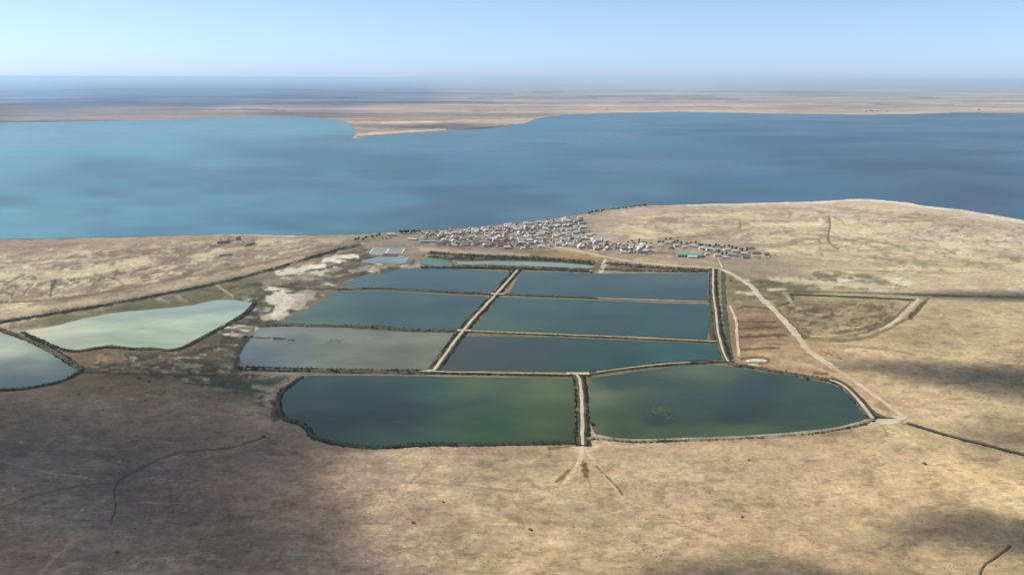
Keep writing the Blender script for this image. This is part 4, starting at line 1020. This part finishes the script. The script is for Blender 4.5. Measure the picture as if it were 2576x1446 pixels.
def tree(x, y, s, label, group=None, z=0):
    o = bpy.data.objects.new('tree', None); C.objects.link(o)
    o.location = (x, y, z); o.rotation_euler = (0, 0, random.uniform(0, 6.28)); o.scale = (s, s, s * random.uniform(.9, 1.15))
    obj('trunk', TRUNK_ME, o); obj('crown', random.choice(CROWN_ME), o)
    return tag(o, label, 'tree', group)


def shrub_row(pts, offs, n, smin, smax, z, label, group):
    p = path_world(pts, 3.0); nn = normals(p)
    for k in range(n):
        i = random.randrange(len(p))
        c = p[i] + nn[i] * (random.choice(offs) + random.uniform(-1, 1))
        shrub(c.x, c.y, z, random.uniform(smin, smax), label, group)


shrub_row(D_DIAG, (-9, 9), 46, 1.4, 2.8, .5, 'dark bushy shrub at the edge of the slanting middle dike', 'shrubs along the slanting middle dike')
shrub_row(D_LOWL, (-4, 0, 4), 40, 1.6, 3.0, 1.0, 'dark shrub on the dike between grey brown pond and front left pond', 'shrubs on the dike above the front left pond')
shrub_row(D_FRONT, (-8, 8), 34, 1.3, 2.6, .5, 'dark shrub beside the pale track between the two front ponds', 'shrubs along the short front dike')
shrub_row(D_LOWR, (-5, 5), 16, 1.4, 2.4, .6, 'dark shrub on the rising dike above the front right pond', 'shrubs along the rising dike')
shrub_row(D_M2B2, (-6, -5), 20, 1.1, 2.0, .5, 'dark shrub at the foot of the dike above the wedge shaped pond', 'shrubs above the wedge shaped pond')
shrub_row(D_M1B1[3:], (-4, 4), 14, 1.4, 2.4, .6, 'dark shrub on the dike above the grey brown pond', 'shrubs above the grey brown pond')
shrub_row(D_T1M1, (-3, 0, 3), 22, 1.2, 2.2, .9, 'dark shrub on the dike below the upper left pond', 'shrubs below the upper left pond')
shrub_row(D_T2M2[:3], (-3, 3), 10, 1.3, 2.1, .8, 'dark shrub on the left half of the thin upper right dike', 'shrubs on the thin upper right dike')
shrub_row(D_RIGHT, (5, 8), 18, 1.4, 2.6, .6, 'green shrub between the right side dike and the straight canal', 'shrubs beside the right side dike')
shrub_row(D_F2R[:5], (-3, 3, 6), 18, 1.2, 2.2, .9, 'dark shrub on the upper part of the curved dike', 'shrubs on the curved dike')
shrub_row([(1070, 672), (1200, 676), (1400, 682), (1490, 687)], (-3, 0, 3), 26, 1.4, 2.4, .3, 'dark shrub at the upper edge of the top ponds', 'shrubs along the upper edge of the top ponds')
shrub_row(D_P1[8:], (-2, 2), 18, 1.2, 2.2, .9, 'dark shrub on the right bank of the milky jade pond', 'shrubs on the bank of the jade pond')
for u, v, s, lab in [
        (1334, 1330, 2.2, 'lone dark shrub in the pale plain below the short front dike'), (1039, 1312, 2.6, 'dark shrub at the border of the shaded plain and the pale plain'),
        (1883, 1158, 2.3, 'lone shrub on the pale plain just below the front right pond'), (1868, 1301, 2.0, 'lone shrub in the middle of the pale plain on the right'),
        (2324, 1167, 2.2, 'lone shrub beside the faint tracks below the sandy crossing'), (198, 993, 2.4, 'lone dark shrub on the shaded plain below the pale grey pond'),
        (375, 960, 2.2, 'dark shrub close below the brown ditch bank on the left'), (350, 952, 2.8, 'wide dark shrub right under the ditch bank on the left'),
        (414, 986, 2.0, 'small shrub on the shaded plain furthest towards the white silt'), (366, 1007, 2.0, 'small shrub left of centre on the shaded plain'), (258, 1032, 2.1, 'lone shrub on the shaded plain above the winding ditch'),
        (294, 1388, 2.4, 'dark shrub near the bottom edge on the shaded plain'), (661, 1099, 2.6, 'dark shrub at the upper end of the winding ditch'), (1478, 1098, 3.6, 'big dark shrub at the lower end of the short front dike'),
        (1490, 1070, 3.0, 'round dark shrub by the lower left corner of the front right pond'), (1810, 792, 3.4, 'large green shrub between the winding path and the straight canal'), (1838, 708, 3.2, 'round green shrub in the corner between canal and road'),
        (2031, 955, 3.0, 'dark shrub at the water edge where the curved dike bends'), (1115, 1262, 1.9, 'small shrub on the pale plain left of the track fan'), (1282, 683, 3.2, 'dark shrub at the upper end of the slanting dike')]:
    q = at(u, v)
    shrub(q.x, q.y, hgt(q.x, q.y) + .1, s * (.75 if 'plain' in lab else 1), lab, kinds=DRY_ME if 'plain' in lab or 'tracks' in lab or 'ditch' in lab else None)


M_TUFT = plain('dry_tussocks', (.19, .15, .095), .95, .3, .1)
tv, tf = [], []
nt_, tries = 0, 0
while nt_ < 4200 and tries < 60000:
    tries += 1
    u, v = random.uniform(-60, 2640), 1000 + 470 * random.random() ** .8
    if v < np.interp(u, [0, 640, 760, 900, 1466, 2150, 2290, 2640], [995, 975, 1090, 1140, 1130, 1090, 1080, 1150]): continue
    q = at(u, v)
    if vnoise(np.array([q.x / 60]), np.array([q.y / 60]))[0] * .6 + vnoise(np.array([q.x / 17]), np.array([q.y / 17]))[0] * .6 < random.uniform(.35, .95): continue
    z, r_ = hgt(q.x, q.y) - .05, random.uniform(.35, .95)
    for k in range(5):
        a, b = random.uniform(0, 6.283), random.uniform(0, 6.283)
        x, y = q.x + math.cos(a) * r_ * .6, q.y + math.sin(a) * r_ * .6
        i = len(tv)
        tv += [(x - math.cos(b) * r_ * .5, y - math.sin(b) * r_ * .5, z), (x + math.cos(b) * r_ * .5, y + math.sin(b) * r_ * .5, z), (x + random.uniform(-.3, .3), y + random.uniform(-.3, .3), z + r_ * random.uniform(.5, .9))]
        tf.append((i, i + 1, i + 2))
    nt_ += 1
tag(obj('grass_tufts', mesh('grass_tufts', tv, tf, M_TUFT)), 'dry grass tufts scattered over the near plain', 'grass', None, 'stuff')


def tree_row(pts, n, spread, smin, smax, label, group):
    p = path_world(pts, 3.0); nn = normals(p)
    for k in range(n):
        i = min(len(p) - 1, int(len(p) * (k + random.random()) / n))
        c = p[i] + nn[i] * random.uniform(-spread, spread)
        tree(c.x, c.y, random.uniform(smin, smax), label, group)


tree_row([(1478, 541), (1500, 537), (1524, 533)], 12, 7.0, 1.01, 1.72, 'dark tree in the clump on the shore right of the village', 'clump of trees on the shore right of the village')
tree_row([(1533, 530.5), (1570, 526), (1600, 522), (1626, 519)], 24, 5.0, 0.87, 1.50, 'dark tree in the long shore row at the tip of the headland beach', 'long row of trees along the shore')
tree_row([(1008, 590), (1030, 589), (1055, 586)], 16, 7.0, 1.16, 1.88, 'dark tree in the dense clump on the shore left of the village', 'dense clump of trees left of the village')
tree_row([(895, 610), (912, 606), (928, 601), (952, 597)], 14, 9.0, 1.01, 1.72, 'olive tree in the grove at the left end of the village', 'grove at the left end of the village')
tree_row([(965, 604), (985, 600)], 5, 6, .7, 1.0, 'dark tree beside the large white building on the shore', 'trees beside the large white building')
tree_row([(1900, 652), (1925, 650), (1960, 648)], 6, 14, .6, .95, 'scattered tree beyond the last houses on the right', 'scattered trees beyond the last houses')
tree_row([(1320, 652), (1400, 655), (1500, 662)], 18, 9, .4, .75, 'small olive tree in the gardens between road and jade strip', 'garden trees above the jade strip')
tree_row([(1520, 668), (1600, 676), (1760, 681)], 16, 7, .35, .6, 'low tree in the verge between the road and the upper right pond', 'verge trees below the road')

# ------------------------------------------------------------------ buildings
def house_meshes(L, Wd, h, rise, over=.5, th=.25):
    x, y = L / 2, Wd / 2
    wv = [(-x, -y, -.3), (x, -y, -.3), (x, y, -.3), (-x, y, -.3), (-x, -y, h), (x, -y, h), (x, y, h), (-x, y, h), (-x, 0, h + rise), (x, 0, h + rise)]
    wf = [(0, 1, 5, 4), (2, 3, 7, 6), (1, 2, 6, 9, 5), (3, 0, 4, 8, 7)]
    k = rise / y
    X, Y = x + over, y + over
    z0, z1 = h - over * k + .06, h + rise + .06
    rv = [(-X, -Y, z0), (X, -Y, z0), (X, 0, z1), (-X, 0, z1), (X, Y, z0), (-X, Y, z0)]
    rv += [(a, b, c + th) for a, b, c in rv]
    rf = [(6, 7, 8, 9), (9, 8, 10, 11), (3, 2, 1, 0), (5, 4, 2, 3), (0, 1, 7, 6), (4, 5, 11, 10), (1, 2, 8, 7), (2, 4, 10, 8), (3, 0, 6, 9), (5, 3, 9, 11)]
    return (wv, wf), (rv, rf)


_hc = {}


def house_data(shape, wall, roof):
    key = (shape, wall.name, roof.name)
    if key not in _hc:
        w, r = house_meshes(*shape)
        _hc[key] = (mesh('wall', *w, wall), mesh('roof', *r, roof))
    return _hc[key]


def house(x, y, rz, shape, wall, roof, label, group=None, name='house', cat='house', s=1.0):
    o = bpy.data.objects.new(name, None); C.objects.link(o)
    o.location = (x, y, 0); o.rotation_euler = (0, 0, rz); o.scale = (s, s, s)
    w, r = house_data(shape, wall, roof)
    obj('wall', w, o); obj('roof', r, o)
    return tag(o, label, cat, group)


SHAPES = [(10.5, 8, 4.0, 2.2), (13.5, 9, 4.4, 2.6), (9, 7, 3.8, 2.0), (16, 9.5, 5.0, 2.8)]
placed = []


def clear(x, y, r):
    return all((x - a) ** 2 + (y - b) ** 2 > (r + c) ** 2 for a, b, c in placed)


# buildings that stand out
def box(x0, x1, y0, y1, z0, z1):
    v = [(x0, y0, z0), (x1, y0, z0), (x1, y1, z0), (x0, y1, z0), (x0, y0, z1), (x1, y0, z1), (x1, y1, z1), (x0, y1, z1)]
    return v, [(0, 1, 5, 4), (1, 2, 6, 5), (2, 3, 7, 6), (3, 0, 4, 7), (4, 5, 6, 7), (3, 2, 1, 0)]


q = at(1733, 645)
hall = bpy.data.objects.new('hall', None); C.objects.link(hall)
hall.location = (q.x, q.y, 0); hall.rotation_euler = (0, 0, -.12)
tag(hall, 'long hall with green metal roof and pale front block standing above the road', 'hall')
w, r = house_meshes(62, 24, 6.5, 4.5, .8)
obj('wall', mesh('wall', *w, M_WHITE), hall); obj('roof', mesh('roof', *r, M_GREEN_ROOF), hall)
w, r = house_meshes(24, 13, 4.6, 1.6, .5)
obj('annex_wall', mesh('annex_wall', *w, M_WHITE), hall, (8, -18.7, 0)); obj('annex_roof', mesh('annex_roof', *r, M_TEAL_ROOF), hall, (8, -18.7, 0))
for dx in (-24, -16, -8):
    obj('door', mesh('door', *box(-2.4, 2.4, -.12, .12, 0, 3.8), M_DOOR), hall, (dx, -12.1, 0))
placed.append((q.x, q.y, 40))

q = at(975, 632)
tank = bpy.data.objects.new('concrete_basin', None); C.objects.link(tank)
tank.location = (q.x, q.y, 0)
tag(tank, 'large rectangular basin with white concrete rims left of the village', 'basin')
for bx in ((-44, 44, -34, -30), (-44, 44, 30, 34), (-44, -40, -29.9, 29.9), (40, 44, -29.9, 29.9), (-2, 2, -29.9, 29.9)):
    obj('rim', mesh('rim', *box(*bx, -.3, 1.4), M_CONCRETE), tank)
wm = mesh('water', [(-40, -30, .7), (40, -30, .7), (40, 30, .7), (-40, 30, .7)], [(0, 1, 2, 3)], M_POND)
ca = wm.attributes.new('cover', 'FLOAT_COLOR', 'POINT'); ca.data.foreach_set('color', np.tile([.20, .25, .17, 1], 4).astype(np.float32))
obj('water', wm, tank)
placed.append((q.x, q.y, 62))

for u, v, rz, shp, wall, roof, lab, cat, nm in [
        (983, 593, .1, (22, 12, 5.5, 2.5), M_WHITE, 'pale grey', 'large white building near the shore left of the village', 'building', 'large_building'),
        (1038, 604, -.2, (26, 11, 4, 2), M_TAN, 'pale grey', 'long pale shed left of the dark roofed shed at the village edge', 'shed', 'long_shed'),
        (1078, 610, .05, (44, 13, 4.5, 2.4), M_STONE, 'grey', 'long grey shed at the lower left corner of the village', 'shed', 'long_shed'),
        (1158, 591, .0, (28, 9, 4, 1.6), M_STONE, 'dark', 'long dark roofed shed in the left part of the village', 'shed', 'long_shed'),
        (1232, 616, .6, (24, 14, 4.5, 2.6), M_STONE, 'rust brown', 'big rust brown roofed barn on the lower edge of the village', 'barn', 'barn'),
        (1262, 619, .25, (26, 12, 4.2, 2.4), M_STONE, 'rust brown', 'rust brown barn right of the biggest barn on the village edge', 'barn', 'barn'),
        (1186, 617, .1, (20, 10, 4, 2), M_STONE, 'rust brown', 'rust brown barn left of the biggest barn on the village edge', 'barn', 'barn'),
        (1688, 626, 1.2, (18, 10, 4, 2), M_STONE, 'dark', 'dark barn standing left of the green roofed hall', 'barn', 'barn'),
        (1615, 637, .05, (24, 9, 4, 2), M_STONE, 'dark', 'low dark shed at the right end of the middle houses', 'shed', 'long_shed'),
        (1886, 627, .02, (24, 9, 4, 2.2), M_STONE, 'rust brown', 'upper rust brown shed at the right end of the village', 'shed', 'long_shed'),
        (1902, 639, -.05, (22, 9, 4, 2.2), M_STONE, 'rust brown', 'lower rust brown shed at the right end of the village', 'shed', 'long_shed'),
        (1926, 642, .5, (18, 9, 4, 2.2), M_STONE, 'rust brown', 'last rust brown shed beyond all houses on the right', 'shed', 'long_shed'),
        (1842, 646, -.5, (22, 9, 4, 2), M_STONE, 'dark', 'dark long shed below the white houses on the right', 'shed', 'long_shed'),
        (1876, 650, .05, (18, 8, 3.6, 1.8), M_STONE, 'dark', 'dark low shed at the lower right of the white houses', 'shed', 'long_shed'),
        (562, 611, .5, (34, 9, 4, 1.8), M_STONE, 'dark', 'long dark farm shed alone on the left shore', 'shed', 'long_shed'),
        (600, 603, 1.5, (14, 9, 6, 2.5), M_STONE, 'dark', 'tall dark farm house between the sheds on the left shore', 'house', 'farm_house'),
        (630, 614, .9, (24, 10, 4, 2), M_STONE, 'grey', 'grey farm shed on the right of the left shore farm', 'shed', 'long_shed'),
        (568, 644, .25, (30, 6, 3, 1.2), M_STONE, 'dark', 'low dark shed below the left shore farm', 'shed', 'long_shed')]:
    q = at(u, v)
    house(q.x, q.y, rz, shp, wall, M_ROOFS[roof], lab, None, nm, cat)
    placed.append((q.x, q.y, max(shp[0], shp[1]) * .55))
for u, v in ((555, 607), (575, 606), (612, 612), (640, 608), (622, 620)):
    q = at(u, v)
    tree(q.x, q.y, random.uniform(.7, 1.1), 'dark tree among the sheds of the left shore farm', 'trees of the left shore farm')

EAST = [(1588, 620), (1604, 623), (1617, 617), (1630, 622), (1682, 613), (1701, 620), (1721, 624), (1742, 622), (1765, 627), (1784, 630), (1805, 630), (1826, 631), (1849, 635), (1872, 641), (1804, 645), (1825, 650), (1660, 620), (1778, 641)]
EAST_LAB = ['white house at the left end of the right hand house row', 'second white house from the left end of the right hand row', 'tall pale house at the upper left of the right hand row', 'white house just left of the gap before the hall',
            'white house behind the dark barn left of the hall', 'white house over the left end of the green roof', 'white house over the middle of the green roof', 'white house over the right part of the green roof', 'white house just right of the green roof',
            'white house two plots right of the green roof', 'white house above the short lane', 'white house right of the short lane', 'white house left of the rust brown sheds', 'white house nearest to the rust brown sheds', 'white house at the head of the short lane by the road',
            'white house right of the lane head, closest to the road bend', 'white house in the gap left of the dark barn', 'small white house between hall and short lane']
for (u, v), lab in zip(EAST, EAST_LAB):
    q = at(u, v)
    house(q.x, q.y, random.uniform(-.3, .3), random.choice(SHAPES[:2] + SHAPES[3:]), M_WHITE, M_ROOFS['pale grey'], lab, 'white houses in the right hand row')
    placed.append((q.x, q.y, 8))
    for du in (-6, 5):
        p2 = at(u + du + random.uniform(-4, 4), v - random.uniform(5, 8))
        if clear(p2.x, p2.y, 1):
            tree(p2.x, p2.y, random.uniform(1.1, 1.7), 'dark tree behind the white houses of the right hand row', 'trees behind the right hand row'); placed.append((p2.x, p2.y, 1))

for k in range(15):
    q = at(1660 + 15.5 * k + random.uniform(-4, 4), np.interp(1660 + 15.5 * k, [1660, 1760, 1890], [609, 616, 628]) + random.uniform(-1, 1.5))
    if clear(q.x, q.y, 7):
        house(q.x, q.y, random.uniform(-.4, .4), SHAPES[0], M_STONE, M_ROOFS['grey'], 'grey stone house in the back line of the right hand row', 'grey houses in the back line of the right hand row'); placed.append((q.x, q.y, 7))

VILLAGE = [(1062, 590), (1105, 583), (1165, 578), (1235, 571), (1312, 564), (1382, 555), (1432, 549), (1462, 545), (1470, 556), (1478, 580), (1505, 600), (1560, 612), (1640, 622), (1636, 640), (1600, 642), (1540, 636), (1480, 628),
           (1420, 622), (1340, 630), (1300, 628), (1200, 622), (1110, 620), (1060, 604)]
vw = [(at(u, v).x, at(u, v).y) for u, v in VILLAGE]
xs, ys = [p[0] for p in vw], [p[1] for p in vw]


def zone(u, v):
    top = np.interp(u, [1060, 1165, 1312, 1432, 1470], [586, 577, 563, 548, 548])
    if u < 1180: return 'in the left part of the village' if v - top > 12 else 'in the left shore row of the village'
    if u < 1330:
        return 'in the middle shore row of the village' if v - top < 12 else ('in the middle of the village' if v < 608 else 'on the lower edge of the village by the barns')
    if u < 1475:
        return 'at the top of the village by the lake' if v < 572 else ('in the dense right part of the village' if v < 604 else 'above the road bend at the village')
    return 'in the tail of houses above the road'


cnt, tries = 0, 0
while cnt < 262 and tries < 30000:
    tries += 1
    x, y = random.uniform(min(xs), max(xs)), random.uniform(min(ys), max(ys))
    if not inside(np.array([x]), np.array([y]), vw)[0]: continue
    si = random.choice((0, 0, 1, 1, 2, 3))
    rad = SHAPES[si][0] * .5 - .9
    if not clear(x, y, rad): continue
    u, v = (float(a) for a in proj_np(np.array(x), np.array(y)))
    zn = zone(u, v)
    rr = random.random()
    low = v > 604 and u < 1330
    if low: roof = 'rust brown' if rr < .35 else ('grey' if rr < .7 else 'pale grey')
    elif 1200 < u < 1300 and v < 595 and rr < .3: roof = 'mauve'
    else: roof = 'pale grey' if rr < .66 else ('grey' if rr < .86 else ('dark' if rr < .93 else 'rust brown'))
    wall = M_WHITE if random.random() < .75 else (M_TAN if random.random() < .6 else M_STONE)
    wn = {'whitewashed_wall': 'white', 'clay_wall': 'clay', 'grey_stone_wall': 'stone'}[wall.name]
    lab = f'{wn} house with {roof} roof {zn}'
    house(x, y, .12 + random.choice((0, 1.571)) + random.uniform(-.2, .2), SHAPES[si], wall, M_ROOFS[roof], lab, f'{wn} houses with {roof} roofs {zn}', s=random.uniform(.95, 1.25))
    placed.append((x, y, rad)); cnt += 1
tc, tries = 0, 0
while tc < 128 and tries < 20000:
    tries += 1
    x, y = random.uniform(min(xs), max(xs)), random.uniform(min(ys), max(ys))
    if not inside(np.array([x]), np.array([y]), vw)[0] or not clear(x, y, .6): continue
    u, v = (float(a) for a in proj_np(np.array(x), np.array(y)))
    zn = zone(u, v)
    tree(x, y, random.uniform(.8, 1.35), f'dark garden tree between the houses {zn}', f'garden trees {zn}')
    placed.append((x, y, 1.6)); tc += 1
ov, of_ = [], []
oc, tries = 0, 0
while oc < 190 and tries < 20000:
    tries += 1
    x, y = random.uniform(min(xs), max(xs)), random.uniform(min(ys), max(ys))
    if not inside(np.array([x]), np.array([y]), vw)[0] or not clear(x, y, 1.6): continue
    (wv, wf), (rv_, rf_) = house_meshes(random.uniform(4, 7), random.uniform(3, 4.5), random.uniform(2.2, 3), .7, .3, .2)
    a = .12 + random.choice((0, 1.571)) + random.uniform(-.3, .3)
    for vs_, fs_ in ((wv, wf), (rv_, rf_)):
        n0_ = len(ov)
        ov += [(x + p[0] * math.cos(a) - p[1] * math.sin(a), y + p[0] * math.sin(a) + p[1] * math.cos(a), p[2]) for p in vs_]
        of_ += [tuple(i_ + n0_ for i_ in f_) for f_ in fs_]
    placed.append((x, y, 2.6)); oc += 1
tag(obj('outbuildings', mesh('outbuildings', ov, of_, M_OUT)), 'small grey beige outbuildings packed between the village houses', 'outbuildings', None, 'stuff')
print('houses', cnt, 'trees', tc, 'outbuildings', oc)

for u, v, L, lab in [(2192, 283.5, 130, 'pale building on the far right shore, biggest of the far group'), (2206, 284, 90, 'pale building right of the biggest far shore building'), (2178, 284.5, 70, 'pale building left of the biggest far shore building'),
                     (2230, 284, 80, 'pale far shore building at the right of the far group'), (2462, 281, 90, 'pale far shore building near the right edge of the view'), (1526, 279.5, 80, 'pale far shore building above the bay beside the point')]:
    q = at(u, v - 3.5)
    house(q.x, q.y, 0, (L * .6, 24, 12, 6), M_TAN, M_ROOFS['pale grey'], lab, None, 'far_building', 'building')


# ------------------------------------------------------------------ clouds overhead (above the view; they shade the plain)
def cloud_material(name, density):
    m = bpy.data.materials.new(name)
    m.use_nodes = True
    t = m.node_tree
    t.nodes.clear()
    o = N(t, 'ShaderNodeOutputMaterial')
    pv = N(t, 'ShaderNodeVolumePrincipled')
    pv.inputs['Color'].default_value = (1, 1, 1, 1)
    pv.inputs['Density'].default_value = density
    pv.inputs['Anisotropy'].default_value = .3
    t.links.new(pv.outputs[0], o.inputs['Volume'])
    return m


M_CLOUD = cloud_material('cloud_vapour', .0085)
M_DENSE = cloud_material('dense_cloud_vapour', .015)


def cloud(foot, base_alt, thick, soft, label, mat=None):
    """A cumulus bank whose plan is the outline of the shade it throws."""
    k = base_alt / SUN.z
    w = [Vector((at(u, v).x + SUN.x * k, at(u, v).y + SUN.y * k)) for u, v in smooth(foot + [foot[0]], 2)][:-1]
    w = resample([tuple(p) for p in w] + [tuple(w[0])], 60.0)[:-1]
    w = [p + Vector((random.uniform(-18, 18), random.uniform(-18, 18))) for p in w]
    ring = [(p.x, p.y) for p in w]
    x0, x1 = min(p[0] for p in ring), max(p[0] for p in ring)
    y0, y1 = min(p[1] for p in ring), max(p[1] for p in ring)
    st = max(18.0, math.sqrt((x1 - x0) * (y1 - y0) / 5000))
    gx, gy = np.meshgrid(np.arange(x0, x1, st), np.arange(y0, y1, st))
    gx, gy = gx.ravel() + RNG.uniform(-5, 5, gx.size), gy.ravel() + RNG.uniform(-5, 5, gx.size)
    ok = inside(gx, gy, ring)
    gx, gy = gx[ok], gy[ok]
    d = seg_dist(gx, gy, ring + [ring[0]])
    ok = d > st * .4
    gx, gy, d = gx[ok], gy[ok], d[ok]
    n = len(ring)
    v2, e2, f2, *_ = delaunay_2d_cdt(w + [Vector((a, b)) for a, b in zip(gx, gy)], [(i, (i + 1) % n) for i in range(n)], [], 1, 1e-4)
    px = np.array([p[0] for p in v2]); py = np.array([p[1] for p in v2])
    dd = seg_dist(px, py, ring + [ring[0]])
    t = thick * np.clip(dd / soft, 0, 1) * (.45 + 1.1 * fbm(px, py, 260, 3))
    t[dd < .5] = 0
    m = len(v2)
    verts = [(a, b, base_alt + c * .8) for a, b, c in zip(px, py, t)]
    remap = list(range(m))
    for i in range(m):
        if dd[i] >= .5:
            remap[i] = len(verts)
            verts.append((px[i], py[i], base_alt - .2 * t[i]))
    faces = []
    for f in f2:
        f = tuple(f)
        a, b, c = (Vector(verts[i]) for i in f[:3])
        if (b - a).cross(c - a).z < 0: f = tuple(reversed(f))
        faces.append(f)
        g = tuple(remap[i] for i in reversed(f))
        if set(g) != set(f): faces.append(g)
    return tag(obj('cloud', mesh('cloud', verts, faces, mat or M_CLOUD)), label, None, None, 'stuff')


ALT = 1600
cloud([(-900, 905), (0, 905), (200, 900), (420, 890), (620, 885), (760, 920), (1000, 945), (1130, 990), (1120, 1060), (1020, 1130), (900, 1180), (900, 1250), (1010, 1340), (1130, 1450), (1180, 1560), (600, 1620), (-900, 1700)], ALT, 190, 330, 'broad cloud bank shading the lower left plain')
cloud([(2140, 1300), (2330, 1245), (2470, 1275), (2640, 1300), (2900, 1330), (2900, 1470), (2600, 1440), (2400, 1410), (2200, 1385)], ALT, 210, 90, 'small cloud shading the lower right plain', M_DENSE)
cloud([(1590, 1405), (1760, 1362), (1900, 1375), (2080, 1405), (2300, 1440), (2300, 1580), (1450, 1580), (1520, 1440)], ALT + 60, 200, 100, 'small cloud shading the bottom edge of the plain', M_DENSE)
cloud([(2060, 900), (2200, 888), (2400, 900), (2600, 915), (2900, 920), (2900, 1035), (2600, 1020), (2420, 995), (2250, 955), (2100, 932)], ALT + 120, 190, 90, 'narrow cloud shading the right hand plain', M_DENSE)
cloud([(2200, 736), (2400, 724), (2600, 726), (2900, 728), (2900, 768), (2600, 766), (2400, 760)], ALT + 180, 190, 70, 'thin cloud shading the strip above the right hand plain', M_DENSE)
cloud([(2330, 1075), (2450, 1062), (2600, 1070), (2900, 1080), (2900, 1150), (2600, 1135), (2450, 1110)], ALT + 240, 80, 70, 'faint cloud shading the plain by the right edge', M_DENSE)

# ------------------------------------------------------------------ air
hz = bpy.data.materials.new('air')
hz.use_nodes = True
t = hz.node_tree
t.nodes.clear()
o = N(t, 'ShaderNodeOutputMaterial')
pv = N(t, 'ShaderNodeVolumePrincipled')
pv.inputs['Color'].default_value = (*HAZE_COLOR, 1)
pv.inputs['Density'].default_value = HAZE_DENSITY
pv.inputs['Anisotropy'].default_value = .2
t.links.new(pv.outputs[0], o.inputs['Volume'])
tag(obj('haze', mesh('haze', *box(-460000, 460000, -2000, 420000, -8.0, 470.0), hz)), 'pale blue haze over the whole plain', None, None, 'stuff')

# the whole place stands on the plateau
for o in S.objects:
    if o.parent is None and o.type not in ('CAMERA', 'LIGHT'):
        o.location.z += Z0
